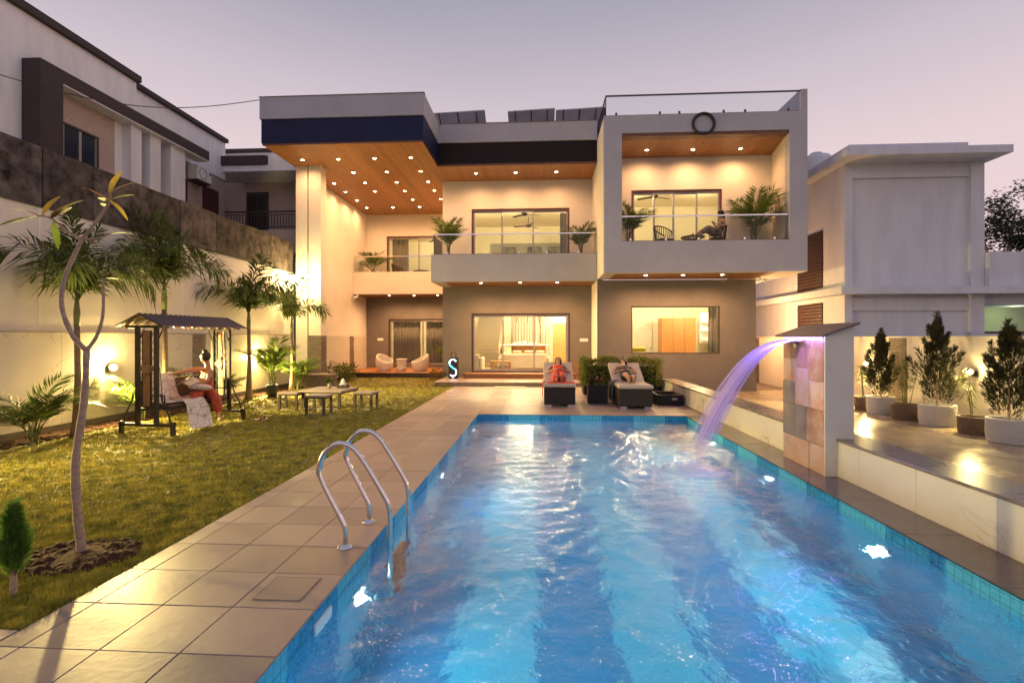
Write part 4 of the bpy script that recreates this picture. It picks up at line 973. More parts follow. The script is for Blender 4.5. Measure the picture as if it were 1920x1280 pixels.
lamp('AREA', (3.40, 6.8, 1.68), 20, (.32,.22,1), fp, target=(2.9,6.8,.5), sx=.04, sy=.8)
bx('spout', m_steel, fp, 3.36, 3.47, 6.75, 7.3, 1.65, 1.672)
MB().tube([(3.40,6.92,1.60),(3.45,6.92,1.60)], .03, 12).build('jet_eye', m_steel, fp)
# falling water: a bundle of thin strands
m_fall = bpy.data.materials.new('falling_water'); m_fall.use_nodes = True
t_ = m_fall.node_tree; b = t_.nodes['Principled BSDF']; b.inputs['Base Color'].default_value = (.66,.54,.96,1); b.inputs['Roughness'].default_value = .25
trn = t_.nodes.new('ShaderNodeBsdfTransparent'); mxs = t_.nodes.new('ShaderNodeMixShader'); tc = t_.nodes.new('ShaderNodeTexCoord'); sp = t_.nodes.new('ShaderNodeSeparateXYZ'); mr = t_.nodes.new('ShaderNodeMapRange')
mr.inputs[1].default_value = -.1; mr.inputs[2].default_value = .75; mr.inputs[3].default_value = .03; mr.inputs[4].default_value = .22
t_.links.new(tc.outputs['Object'], sp.inputs[0]); t_.links.new(sp.outputs[2], mr.inputs[0]); t_.links.new(mr.outputs[0], mxs.inputs[0]); t_.links.new(trn.outputs[0], mxs.inputs[1]); t_.links.new(b.outputs[0], mxs.inputs[2]); t_.links.new(mxs.outputs[0], t_.nodes['Material Output'].inputs[0])
wf = thing('water_jet', 'violet lit sheet of water arcing from the fountain pillar into the pool', 'water jet', (2.12, 7.05, WZ)); rr = random.Random(3); mb = MB()
for k in range(170):
    y0 = rr.uniform(6.84, 7.22); kk = .99*rr.uniform(.84, 1.24); y1 = y0 + rr.gauss(0,.07); r0 = rr.uniform(.002,.008)
    end = math.sqrt((1.665-WZ)/kk)*rr.uniform(.80,1.0); pts = []; n = 16
    for i in range(n+1):
        dx_ = end*i/n; pts.append((3.40 - dx_, y0 + (y1-y0)*i/n, 1.665 + rr.uniform(-.002,.002) - kk*dx_*dx_))
    mb.tube(pts, [r0*(1 + .3*math.sin(i*.7+k)) for i in range(n+1)], 5, cap=False)
mb.build('strands', m_fall, wf, True)['kind'] = 'stuff'
mb = MB()
for k in range(420):
    a = rr.random()*6.283; q = abs(rr.gauss(0,.20)); r = rr.uniform(.002,.007); mb.ball((2.12 + q*math.cos(a)*1.3, 7.05 + q*math.sin(a), WZ + abs(rr.gauss(0,.13))*max(0,1-q)), r, 5, 4)
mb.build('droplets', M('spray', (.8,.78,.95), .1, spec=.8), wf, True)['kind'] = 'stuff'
# ================================================================== pool ladder
ld = thing('pool_ladder', 'pair of looped stainless steel handrails with dark ladder steps at the pool edge', 'pool ladder', (-1.5, 4.2, 0))
for yy in (3.98, 4.54):
    pts = [(-1.60,yy,.0),(-1.60,yy,.14),(-1.64,yy,.24),(-1.80,yy,.55),(-1.81,yy,.66),(-1.76,yy,.77),(-1.67,yy,.835),(-1.56,yy,.82),(-1.46,yy,.72),(-1.28,yy,.43),(-1.235,yy,.32),(-1.225,yy,.18),(-1.225,yy,-.2),(-1.225,yy,-.95),(-1.25,yy,-1.05),(-1.40,yy,-1.08)]
    MB().tube(smooth(pts, 6), .0215, 14).build('handrail', m_steel, ld, True)
    MB().lathe([(.001,.02),(.03,.02),(.034,.016),(.06,.008),(.062,.0)], 24, (-1.60,yy,.001), cap=False).build('flange', m_steel, ld, True)
for i, z in enumerate((-.24,-.52,-.80)): MB().box(-1.29,-1.19,4.0,4.52,z-.015,z+.015).build('tread', M('tread_brown', (.07,.05,.045), .6, ns=40, na=.6), ld, bevel=.008)
# ================================================================== wall lamps
def flood(x, y, z, nx, label, e, up=True):
    t = thing('wall_lamp', label, 'lamp', (x, y, z), group='flood lamps on the boundary walls')
    d = Vector((nx*.75, -.55, .25 if up else -.2)).normalized(); q = d.to_track_quat('Z', 'Y').to_matrix().to_4x4()
    MB().box(x, x+nx*.03, y-.05, y+.05, z-.06, z+.06).build('bracket', m_dark, t) if nx > 0 else MB().box(x+nx*.03, x, y-.05, y+.05, z-.06, z+.06).build('bracket', m_dark, t)
    MB().tube([(x+nx*.03,y,z),(x+nx*.09,y,z+.02)], .018, 8).build('arm', m_dark, t)
    c = Vector((x+nx*.10, y, z+.03))
    for nm, mt, pr in (('head', m_dark, [(.035,-.05),(.055,-.02),(.075,.05),(.078,.07),(.070,.07)]), ('lens', E('flood_glow', (1,.85,.40), 60), [(.071,.062),(.04,.072),(.001,.075)])):
        o = inst(nm, MB().lathe(pr, 18, cap=nm == 'head').mesh(nm, mt, True), t); o.matrix_basis = Matrix.Translation(c) @ q
    lamp('SPOT', c + d*.10, e*2.9, LAMPY, t, .06, c + Vector((nx*2.6, -1.0, -.9)), 160, .9)
    lamp('POINT', c + d*.14, e*.085, LAMPY, t, .05)
flood(-8.9, 9.75, 1.05, 1, 'glowing flood lamp on the boundary wall behind the swing post and yellow lit areca', 800)
flood(-8.9, 15.2, 1.03, 1, 'glowing flood lamp on the boundary wall beside the potted areca', 800)
flood(-8.9, 5.2, 1.05, 1, 'flood lamp on the boundary wall behind the dark areca palm', 520)
flood(9.0, 10.9, .95, -1, 'glowing flood lamp on the planter wall above the thin bamboo', 125)
flood(9.0, 14.2, .95, -1, 'glowing flood lamp on the planter wall hidden by the fountain pillar', 200)
t = thing('wall_lamp', 'lamp on the side wall of the villa lighting the narrow side passage', 'lamp', (7.4, 19.4, 2.4))
bx('bracket', m_dark, t, 7.4, 7.44, 19.35, 19.45, 2.3, 2.5); bx('lamp_box', E('passage_glow', (1,.8,.42), 30), t, 7.44, 7.54, 19.33, 19.47, 2.32, 2.48); lamp('POINT', (7.7, 19.4, 2.45), 260, WARM, t, .08)
t = thing('wall_lantern', 'bright box lantern on the boundary wall beside the villa columns', 'lamp', (-8.9, 17.0, 3.75))
bx('bracket', m_dark, t, -8.92, -8.72, 17.02, 17.06, 3.93, 3.96); bx('lantern_cap', m_dark, t, -8.80, -8.56, 16.92, 17.16, 3.88, 3.91)
bx('glass_box', E('lantern_glow', (1,.84,.42), 40), t, -8.78, -8.58, 16.94, 17.14, 3.62, 3.88); lamp('POINT', (-8.3, 16.7, 3.7), 130, LAMPY, t, .1)
# ================================================================== solar panels, cable, security camera
m_pv = M('panel_back', (.5,.46,.48), .6, ns=2, na=.2)
for i, (x0, x1, lb_) in enumerate(((-4.35,-2.2,'tilted solar panel on the roof behind the canopy corner'),(-1.3,.52,'tilted solar panel in the middle of the roof'),(.56,2.4,'tilted solar panel on the roof beside the glass terrace rail'))):
    t = thing('solar_panel', lb_, 'solar panel', ((x0+x1)/2, 21, 8.6))
    z0, z1, y0, y1 = 9.75, 10.75, 20.0, 19.4
    ya, yb, za, zb = 19.3, 21.2, 10.45, 9.5
    dzx = .08
    MB().hexa([(x0,ya,za),(x1,ya,za+dzx),(x1,yb,zb+dzx),(x0,yb,zb)], [(x0,ya+.02,za+.04),(x1,ya+.02,za+.04+dzx),(x1,yb+.02,zb+.04+dzx),(x0,yb+.02,zb+.04)]).build('panel', m_pv, t)
    n = 3
    for j in range(n):
        xx = x0 + (x1-x0)*(.16 + .68*j/(n-1)); MB().tube([(xx,ya-.01,za+dzx*.5-.02),(xx,yb,zb+dzx*.5-.02)], .022, 6).build('batten', m_dark, t)
        MB().tube([(xx,19.6,8.6),(xx,19.6,10.25)], .022, 6).build('strut', m_dark, t)
    MB().tube([(x0,20.2,9.93),(x1,20.2,9.93+dzx)], .025, 6).build('crossbar', m_dark, t)
cbp = [Vector((-13, 9.2, 5.95 + 0)).lerp(Vector((-9.0,15.5,9.25)), f) for f in [i/24 for i in range(25)]]
MB().tube([(-12.9,10.6,7.86 - 0)] + [(-12.9 + 3.9*f, 10.6 + 4.85*f, 7.86 + 1.44*f - .55*math.sin(math.pi*f)) for f in [i/20 for i in range(1,21)]], .012, 5).build('overhead_cable', m_dark, None)
tag(bpy.data.objects['overhead_cable'], 'thin overhead cable strung from the neighbour house to the canopy corner', 'cable')
for (x, y, z, s, l) in ((7.32,17.2,3.66,-1,'white security camera under the loggia corner'),(-8.55,22.8,3.62,1,'small security camera at the porch soffit end')):
    t = thing('security_camera', l, 'camera', (x, y, z)); MB().box(x-.03,x+.03,y-.03,y+.03,z,z+.08).build('mount', m_trimw, t); MB().tube([(x,y,z-.02),(x+.16*-s,y-.1,z-.06)], .045, 10).build('body', m_trimw, t); MB().tube([(x+.16*-s,y-.1,z-.06),(x+.165*-s,y-.104,z-.062)], .035, 10).build('lens', m_black, t)
# ================================================================== things on the porch and platform
sp_ = thing('party_speaker', 'tall black party speaker with a glowing blue white S curve', 'speaker', (-3.34, 18.8, .15))
MB().box(-3.52,-3.16,18.7,19.0,.15,.96).build('cabinet', M('speaker_black', (.012,.012,.014), .4), sp_, bevel=.05, seg=3)
MB().tube([(-3.43,18.85,.95),(-3.43,18.85,1.14),(-3.25,18.85,1.14),(-3.25,18.85,.95)], .015, 6).build('handle', m_black, sp_)
m_s1 = E('speaker_white', (.85,.95,1), 5); m_s2 = E('speaker_cyan', (.05,.65,.9), 4)
up_ = [(-3.34 + .13*math.cos(a), 18.685, .74 + .14*math.sin(a)) for a in [R(30 + i*12) for i in range(20)]]
lo_ = [(-3.34 + .13*math.cos(a), 18.685, .40 + .15*math.sin(a)) for a in [R(90 - i*12) for i in range(20)]]
MB().tube(up_[:14], .018, 6).build('light_arc', m_s1, sp_); MB().tube(up_[14:] + [(-3.36,18.685,.585)] + lo_[:4], .018, 6).build('light_arc', m_s2, sp_); MB().tube(lo_[4:], .018, 6).build('light_arc', m_s1, sp_)
MB().ball((-3.34,18.69,.19), .011, 8, 6).build('badge', m_s1, sp_)
m_egg = M('white_resin', (.72,.66,.58), .45)
def egg(x, y, rz, label):
    t = thing('tub_chair', label, 'chair', (x, y, .195), rz, 'white tub chairs on the porch'); mb = MB(); n = 28; rows = 9
    for lay_ in (0, 1):
        k = len(mb.v)
        for i in range(rows):
            f = i/(rows-1)
            for j in range(n):
                a = 2*math.pi*j/n; hgt = .42 + .36*(.5 - .5*math.cos(a))**1.2; z = f*hgt if not lay_ else .30 + f*(hgt-.30)
                r = (.27 + .13*math.sin(math.pi*min(1, z/.95)**.8)) - (.035 if lay_ else 0); mb.v.append((r*math.cos(a) - .04*(z/.8)*math.cos(0), r*.95*math.sin(a), z))
        for i in range(rows-1):
            for j in range(n):
                j2 = (j+1) % n; q = (k+i*n+j, k+i*n+j2, k+(i+1)*n+j2, k+(i+1)*n+j); mb.f.append(q if not lay_ else q[::-1])
        if lay_: mb.f.append(tuple(k+j for j in range(n)))
    for j in range(n): j2 = (j+1) % n; mb.f.append(((rows-1)*n+j, (rows-1)*n+j2, (2*rows-1)*n+j2, (2*rows-1)*n+j))
    mb.build('shell', m_egg, t, True, local=True); MB().lathe([(.28,.27),(.30,.30),(.30,.34),(.25,.36),(.001,.365)], 24).build('seat_pad', M('seat_pad', (.5,.46,.4), .8), t, True, local=True)
egg(-7.05, 22.1, R(-35), 'white tub chair standing nearest the marble wall on the porch'); egg(-5.45, 22.15, R(180+30), 'white tub chair standing nearest the croton on the porch')
t = thing('waisted_table', 'white waisted side table between the two tub chairs', 'table', (-6.25, 22.0, .195)); MB().lathe([(.24,0),(.20,.2),(.195,.28),(.235,.5),(.25,.54)], 28).build('stem', m_egg, t, True, local=True); MB().lathe([(.255,.54),(.26,.555),(.25,.565)], 28).build('table_top', m_egg, t, local=True)
bx('door_mat', M('mat_cream', (.55,.48,.38), .9, ns=30, na=.2), None, -1.6, -.55, 16.75, 17.22, .001, .02, bevel=.005); tag(bpy.data.objects['door_mat'], 'pale door mat lying before the entrance platform', 'mat')
t = thing('folding_rack', 'folded slatted wooden rack leaning between the red clad lounger and the hedge', 'rack', (1.05, 16.4, 0)); 
for i in range(9): bx('slat', m_wooddoor, t, .78+i*.075, .80+i*.075, 18.72, 18.74, .2, .78)
bx('rail', m_wooddoor, t, .76, 1.44, 18.70, 18.72, .74, .78); bx('rail', m_wooddoor, t, .76, 1.44, 18.70, 18.72, .22, .26)
# ================================================================== table and stools on the lawn
m_tt = M('pale_top', (.36,.30,.25), .45, ns=3, na=.15)
def legs4(t, w, d, h, th, inset, mat, local=True):
    for sx in (-1, 1):
        for sy in (-1, 1): x, y = sx*(w/2-inset-th/2), sy*(d/2-inset-th/2); MB().box(x-th/2, x+th/2, y-th/2, y+th/2, 0, h).build('leg', mat, t, local=local)
tb = thing('garden_table', 'low black framed garden table with pale top on the lawn', 'table', (-5.2, 12.0, -.03), R(-3))
MB().box(-.53,.53,-.5,.5,.44,.48).build('table_top', m_tt, tb, bevel=.006, local=True); MB().box(-.52,.52,-.49,.49,.40,.44).build('apron', m_dark, tb, local=True); legs4(tb, 1.0, .96, .40, .06, .02, m_dark)
MB().box(-.43,.43,-.46,-.43,.03,.06).build('stretcher', m_alu, tb, local=True)
SP = [(-5.02,11.0,R(-4),'square stool on the lawn nearest the swing side of the garden table'),(-4.2,11.75,R(-6),'square stool on the lawn between the garden table and the deck'),(-5.95,11.55,R(2),'square stool half tucked beside the garden table toward the palms')]
for x, y, rz, lb_ in SP:
    t = thing('garden_stool', lb_, 'stool', (x, y, -.03), rz, 'stools round the garden table'); MB().box(-.24,.24,-.2,.2,.41,.445).build('seat', m_tt, t, bevel=.006, local=True); MB().box(-.23,.23,-.19,.19,.37,.41).build('apron', m_dark, t, local=True); legs4(t, .46, .38, .37, .05, .0, m_dark); MB().box(-.18,.18,-.185,-.165,.03,.05).build('stretcher', m_alu, t, local=True)
t = thing('tissue_box', 'dark tissue box with a white tissue standing on the garden table', 'tissue box', (-4.95, 12.2, .45)); MB().box(-.14,.14,-.07,.07,0,.08).build('box', m_brown, t, bevel=.006, local=True)
MB().lathe([(.09,.08),(.06,.12),(.05,.17),(.025,.22),(.001,.23)], 7, cap=False).build('tissue', m_trimw, t, local=True)
t = thing('potted_herb', 'tiny green plant in a glass jar on the garden table', 'plant', (-5.3, 12.2, .45)); MB().lathe([(.04,0),(.05,.06),(.045,.1)], 14).build('jar', M('jar_tan', (.45,.36,.26), .3), t, True, local=True); rr = random.Random(2); mb = MB()
for k in range(50):
    d = Vector((rr.uniform(-1,1), rr.uniform(-1,1), rr.uniform(.1,1.2))).normalized(); b = Vector((0,0,.1)) + d*.05; s = d.orthogonal().normalized()*.018; mb.add([b, b+d*.04-s, b+d*.09, b+d*.04+s], [(0,1,2,3)])
mb.build('foliage', m_areca, t, local=True)
t = thing('sandals', 'pair of dark red sandals left on the lawn beside the swing', 'sandals', (-5.86, 10.06, -.02))
for i in (0, 1):
    s_ = MB().box(-.12,.12,-.045 + i*.12,.045 + i*.12,0,.02).build('sole', M('sandal_sole', (.35,.2,.15), .7), t, bevel=.01, local=True); MB().tube([(.03,-.045+i*.12,.01),(.03,0+i*.12,.06),(.03,.045+i*.12,.01)], .014, 6).build('strap', M('sandal_red', (.2,.03,.03), .6), t, local=True)
# ================================================================== people
def skin_mesh(nm, P, edges, root, mat, sub=2):
    names = list(P); me = bpy.data.meshes.new(nm); me.from_pydata([P[n][0] for n in names], [(names.index(a), names.index(b)) for a, b in edges], [])
    o = bpy.data.objects.new(nm + '_tmp', me); col.objects.link(o)
    md = o.modifiers.new('s', 'SKIN'); md.branch_smoothing = .6; md.use_smooth_shade = True
    for i, n in enumerate(names):
        r = P[n][1]; sv = me.skin_vertices[0].data[i]; sv.radius = r if hasattr(r, '__len__') else (r, r); sv.use_root = (n == root)
    s = o.modifiers.new('u', 'SUBSURF'); s.levels = s.render_levels = sub
    dg = bpy.context.evaluated_depsgraph_get(); dg.update(); out = bpy.data.meshes.new_from_object(o.evaluated_get(dg)); out.name = nm
    bpy.data.objects.remove(o); out.materials.clear(); out.materials.append(mat); out.polygons.foreach_set('use_smooth', [True]*len(out.polygons)); return out
m_skin = M('skin', (.40,.21,.13), .5, ns=10, na=.08); m_hair = M('dark_hair', (.022,.013,.010), .45, ns=40, na=.5, stretch=(6,6,1))
m_eye = M('eye_dark', (.02,.015,.015), .2); m_lip = M('lip', (.30,.09,.08), .5)
def person(label, J, face, up, hands, dress, hair='bun', extra=None, loc=None):
    """J joints: pelvis, waist, chest, neck, head, and for each side s/e/w (arm), h/k/a/t (leg)."""
    V3 = Vector; J = {k: V3(v) for k, v in J.items()}; f = V3(face).normalized(); u = V3(up).normalized(); side = f.cross(u).normalized()
    t = thing('person', label, 'person', loc or J['pelvis'])
    P = {}; E_ = []
    P['pelvis'] = (J['pelvis'], .125); P['waist'] = (J['waist'], .105); P['chest'] = (J['chest'], (.135,.105)); P['neck'] = (J['neck'], .05)
    h = J['head']; P['jaw'] = (h - u*.055 + f*.015, .058); P['head'] = (h + u*.01, .083); P['crown'] = (h + u*.075 - f*.01, .062); P['nose'] = (h + f*.098 - u*.012, .011)
    E_ += [('pelvis','waist'),('waist','chest'),('chest','neck'),('neck','jaw'),('jaw','head'),('head','crown'),('head','nose')]
    for s in 'LR':
        P[s+'s'] = (J[s+'s'], .052); P[s+'e'] = (J[s+'e'], .038); P[s+'w'] = (J[s+'w'], .026); E_ += [('chest',s+'s'),(s+'s',s+'e'),(s+'e',s+'w')]
        d = (J[s+'w'] - J[s+'e']).normalized()
        hd, pn = hands[s]; hd = V3(hd).normalized(); pn = V3(pn); pn = (pn - hd*pn.dot(hd)).normalized(); lat = hd.cross(pn)
        palm = J[s+'w'] + hd*.055; P[s+'palm'] = (palm, (.034,.018)); E_.append((s+'w', s+'palm'))
        for k, (o_, l_) in enumerate(((-.030,.060),(-.010,.072),(.010,.068),(.029,.052))):
            a = palm + hd*.03 + lat*o_; b = a + hd*l_*.5 + pn*l_*.10; c = b + hd*l_*.38 + pn*l_*.32
            P[f'{s}f{k}a'] = (a, .0095); P[f'{s}f{k}b'] = (b, .0085); P[f'{s}f{k}c'] = (c, .007); E_ += [(s+'palm', f'{s}f{k}a'),(f'{s}f{k}a',f'{s}f{k}b'),(f'{s}f{k}b',f'{s}f{k}c')]
        a = J[s+'w'] + hd*.035 - lat*.032 + pn*.008; b = a + hd*.03 - lat*.022 + pn*.012; P[s+'ta'] = (a, .011); P[s+'tb'] = (b, .008); E_ += [(s+'w', s+'ta'),(s+'ta', s+'tb')]
        P[s+'h'] = (J[s+'h'], .090); P[s+'k'] = (J[s+'k'], .058); P[s+'c'] = (J[s+'k'].lerp(J[s+'a'], .35), .054); P[s+'a'] = (J[s+'a'], .036); P[s+'t'] = (J[s+'t'], (.038,.020))
        P[s+'m'] = (J[s+'h'].lerp(J[s+'k'], .5), .074); ft_ = (J[s+'t'] - J[s+'a']).normalized(); P[s+'heel'] = (J[s+'a'] - ft_*.03 + (J[s+'a'] - J[s+'k']).normalized()*.035, .030)
        P[s+'ball'] = (J[s+'a'].lerp(J[s+'t'], .6) + (J[s+'a'] - J[s+'k']).normalized()*.02, (.036,.026))
        E_ += [('pelvis',s+'h'),(s+'h',s+'m'),(s+'m',s+'k'),(s+'k',s+'c'),(s+'c',s+'a'),(s+'a',s+'heel'),(s+'a',s+'ball'),(s+'ball',s+'t')]
    o = bpy.data.objects.new('body', skin_mesh('body', P, E_, 'pelvis', m_skin)); col.objects.link(o); attach(o, t)
    for sg in (-1, 1): MB().ball(h + f*.076 + side*sg*.032 + u*.012, .011, 8, 6).build('eye', m_eye, t, True)
    MB().tube([h + f*.080 + side*x - u*.050 for x in (-.022,-.008,.008,.022)], .006, 6).build('mouth', m_lip, t, True)
    # dress: loose skin over torso and thighs
    mat, loose, reach, sleeves = dress
    D = {}; DE = [('pelvis','waist'),('waist','chest')]; D['pelvis'] = (J['pelvis'], .15*loose); D['waist'] = (J['waist'], .118*loose); D['chest'] = (J['chest'] , (.150,.122)); D['neckline'] = (J['chest'].lerp(J['neck'], .45), .09); DE.append(('chest','neckline'))
    for s in 'LR':
        D[s+'h'] = (J[s+'h'], .112*loose); D[s+'m'] = (J[s+'h'].lerp(J[s+'k'], .5), .098*loose); DE += [('pelvis',s+'h'),(s+'h',s+'m')]
        D[s+'s'] = (J['chest'].lerp(J[s+'s'], .8), .066); DE.append(('chest', s+'s'))
        if sleeves: D[s+'q'] = (J[s+'s'].lerp(J[s+'e'], .45), .058); DE.append((s+'s', s+'q'))
        if reach[s] > .55:
            D[s+'k'] = (J[s+'h'].lerp(J[s+'k'], min(1, reach[s])), .088*loose); DE.append((s+'m', s+'k'))
        if reach[s] > 1:
            D[s+'n'] = (J[s+'k'].lerp(J[s+'a'], reach[s]-1), .085*loose); DE.append((s+'k', s+'n'))
    o = bpy.data.objects.new('dress', skin_mesh('dress', D, DE, 'pelvis', mat)); col.objects.link(o); attach(o, t)
    mb = MB().ball(h + u*.035 - f*.022, (.098,.098,.102), 16, 12)
    if hair == 'bun': mb.ball(h + u*.135 - f*.04, .052, 12, 8)
    if hair == 'long':
        for k in range(16):
            a = -1 + 2*k/15; b = h - f*.05 + side*a*.085 + u*.04; mb.tube([b, b - u*.12 - f*.025, b - u*.26 + f*.01, b - u*.40 + side*a*.02 + f*.03], [.022,.024,.02,.007], 6)
    if hair == 'loose':
        for k in range(10):
            a = -1 + 2*k/9; b = h - f*.05 + side*a*.08; mb.tube([b, b - u*.09 - f*.015, b - u*.17], [.022,.02,.008], 6)
    mb.build('hair', m_hair, t, True); return t
# ------------------------------------------------------------------ garden swing
def dotted(name, base, spot, scale, thr):
    m = M(name, base, .8); t = m.node_tree; b = t.nodes['Principled BSDF']; v = t.nodes.new('ShaderNodeTexVoronoi'); v.inputs['Scale'].default_value = scale
    tc = t.nodes.new('ShaderNodeTexCoord'); t.links.new(tc.outputs['Object'], v.inputs['Vector']); r = t.nodes.new('ShaderNodeValToRGB'); t.links.new(v.outputs['Distance'], r.inputs[0])
    r.color_ramp.interpolation = 'CONSTANT'; r.color_ramp.elements[0].color = (*spot,1); r.color_ramp.elements[1].position = thr; r.color_ramp.elements[1].color = (*base,1); t.links.new(r.outputs[0], b.inputs['Base Color']); return m
m_iron = M('black_iron', (.02,.014,.012), .45, .3); m_carve = M('carved_panel', (.13,.055,.03), .5, ns=34, na=.7, c2=(.30,.15,.07), bs=40, bst=.8); m_roofs = M('striped_roof', (.16,.11,.11), .5, ns=3, na=.15)
SW = thing('garden_swing', 'black iron garden swing with carved end panels and ribbed gable roof on the lawn', 'swing', (-6.9, 9.35, -.03), R(-5.4))
def sb(nm, mat, *b, bevel=0): return MB().box(*b).build(nm, mat, SW, bevel=bevel, local=True)
for sy in (-1, 1):
    y = sy*.9
    sb('base_bar', m_iron, -.52, .52, y-.025, y+.025, .16, .21)
    for sx in (-1, 1):
        sb('foot', m_iron, sx*.52-.03, sx*.52+.03, y-.03, y+.03, 0, .24)
        sb('post', m_iron, sx*.19-.03, sx*.19+.03, y-.03, y+.03, .21, 1.93)
        MB().tube([(sx*.47,y,.21),(sx*.44,y,.36),(sx*.30,y,.62),(sx*.28,y,.74)], .014, 6).build('brace', m_iron, SW, local=True)
        MB().tube([(sx*.19,y,1.62),(sx*.19,y-sy*.13,1.88)], .012, 6).build('brace', m_iron, SW, local=True)
    cp = sb('carved_panel', m_carve, -.075, .075, y-.012, y+.012, .52, 1.86)
    MB().obox((0,y,1.18), (.20,.045,.20), Matrix.Rotation(R(45),3,'Y')).build('diamond', m_carve, cp, local=True); 
    mb = MB()
    for a in range(4): mb.obox((.105*[0,1,0,-1][a]*.9, y, 1.18 + .105*[1,0,-1,0][a]*.9), (.03,.05,.03), Matrix.Rotation(R(45),3,'Y'))
    for k in range(2): mb.box(-.085+.16*k, -.075+.16*k, y-.02, y+.02, .50, 1.86)
    mb.build('panel_frame', m_iron, cp, local=True)
    mb = MB()
    for k in range(9):
        zz = .62 + k*.14
        for sx in (-1, 1): mb.tube([(sx*.09,y,zz),(sx*.13,y,zz+.07),(sx*.16,y,zz)], .006, 4)
    mb.build('scrollwork', m_iron, SW, local=True)['kind'] = 'stuff'; sb('crossbar', m_iron, -.16, .16, y-.02, y+.02, .44, .48); sb('top_bar', m_iron, -.42, .42, y-.03, y+.03, 1.90, 1.95)
for sx in (-1, 1):
    p = MB().hexa([(0,-1.07,2.14),(sx*.46,-1.07,1.925),(sx*.46,1.07,1.925),(0,1.07,2.14)] if sx > 0 else [(-.46,-1.07,1.925),(0,-1.07,2.14),(0,1.07,2.14),(-.46,1.07,1.925)],
        [(0,-1.07,2.155),(sx*.46,-1.07,1.94),(sx*.46,1.07,1.94),(0,1.07,2.155)] if sx > 0 else [(-.46,-1.07,1.94),(0,-1.07,2.155),(0,1.07,2.155),(-.46,1.07,1.94)]).build('roof_panel', m_roofs, SW, local=True)
    for k in range(20):
        yy = -1.05 + k*.11; MB().tube([(0,yy,2.16),(sx*.46,yy,1.945)], .010, 4).build('roof_rib', m_dark, p, local=True)
    for yy in (-1.075, 1.075): MB().tube([(0,yy,2.15),(sx*.47,yy,1.93)], .014, 5).build('barge_board', m_dark, SW, local=True)
    mb = MB()
    for k in range(10): mb.tube([(sx*.02,-.98+k*.21,2.12),(sx*.44,-.98+k*.21,1.915)], .012, 4)
    mb.build('ceiling_slats', m_wooddoor, SW, local=True)
seat = sb('seat', m_iron, -.26, .26, -.72, .72, .42, .46); MB().box(-.25,.25,-.70,.70,.46,.51).build('cushion', M('swing_cushion', (.10,.055,.04), .9), seat, bevel=.02, local=True)
MB().hexa([(-.30,-.72,.46),(-.25,-.72,.46),(-.25,.72,.46),(-.30,.72,.46)], [(-.40,-.72,.95),(-.36,-.72,.95),(-.36,.72,.95),(-.40,.72,.95)]).build('backrest', M('swing_back', (.045,.028,.024), .8, ns=30, na=.4), SW, local=True)
for sy in (-1,1):
    MB().tube([(.2,sy*.74,.44),(.2,sy*.74,.68),(-.3,sy*.74,.70)], .016, 6).build('armrest', m_iron, SW, local=True)
    for sx in (-.2,.2): MB().tube([(sx,sy*.76,.45),(sx*.6,sy*.84,1.92)], .007, 5).build('hanger', m_iron, SW, local=True)
m_red = dotted('red_print', (.36,.045,.02), (.60,.30,.14), 26, .22)
def sw(x, y, z): a = R(-5.4); return (-6.9 + x*math.cos(a) - y*math.sin(a), 9.35 + x*math.sin(a) + y*math.cos(a), z - .03)
person('person in a red printed dress reading a magazine on the garden swing', dict(pelvis=sw(.0,.46,.60), waist=sw(.02,.50,.76), chest=sw(.03,.52,.97), neck=sw(.02,.50,1.17), head=sw(.0,.46,1.31),
    Ls=sw(.15,.42,1.08), Le=sw(.20,.28,.86), Lw=sw(.06,.10,.83), Rs=sw(-.13,.50,1.10), Re=sw(-.28,.28,1.06), Rw=sw(-.36,.05,1.02),
    Lh=sw(.10,.42,.58), Lk=sw(.34,.34,.54), La=sw(.36,.40,.16), Lt=sw(.46,.34,.08), Rh=sw(-.06,.40,.59), Rk=sw(.16,.06,.60), Ra=sw(-.06,-.18,.54), Rt=sw(-.12,-.30,.60)),
    (-.15,-1,-.55), (.05,-.5,1), dict(L=((-.7,-.6,0),(0,0,1)), R=((-.3,-1,-.1),(0,0,-1))), (m_red, 1.12, dict(L=1.85, R=1.45), False), 'bun')
t = thing('magazine', 'open magazine held by the person on the swing', 'magazine', sw(.0,.02,.86)); a = sw(-.02,.0,.88)
MB().obox((a[0]-.07,a[1],a[2]), (.20,.28,.012), Matrix.Rotation(R(-25),3,'Y') @ Matrix.Rotation(R(20),3,'X')).build('page', M('magazine_dark', (.16,.11,.09), .4, ns=12, na=.7), t); MB().obox((a[0]+.10,a[1],a[2]+.0), (.18,.28,.012), Matrix.Rotation(R(22),3,'Y') @ Matrix.Rotation(R(20),3,'X')).build('page', M('magazine_page', (.55,.48,.42), .4, ns=14, na=.5), t)
def pillow(nm, c, s, rot, mat, label):
    t = thing(nm, label, 'pillow', c); mb = MB(); n = 14
    for k in (1, -1):
        q = len(mb.v)
        for i in range(n+1):
            for j in range(n+1):
                x, y = i/n*2-1, j/n*2-1; z = k*s[2]*(max(0,(1-x**4)*(1-y**4)))**.5; mb.v.append((x*s[0]*(1-.06*y*y), y*s[1]*(1-.06*x*x), z))
        for i in range(n):
            for j in range(n): f_ = (q+i*(n+1)+j, q+(i+1)*(n+1)+j, q+(i+1)*(n+1)+j+1, q+i*(n+1)+j+1); mb.f.append(f_ if k > 0 else f_[::-1])
    o = mb.build('cover', mat, t, True, local=True); o.rotation_euler = rot; return t
m_sheet = M('white_sheet', (.62,.57,.53), .85, bs=7, bst=.3)
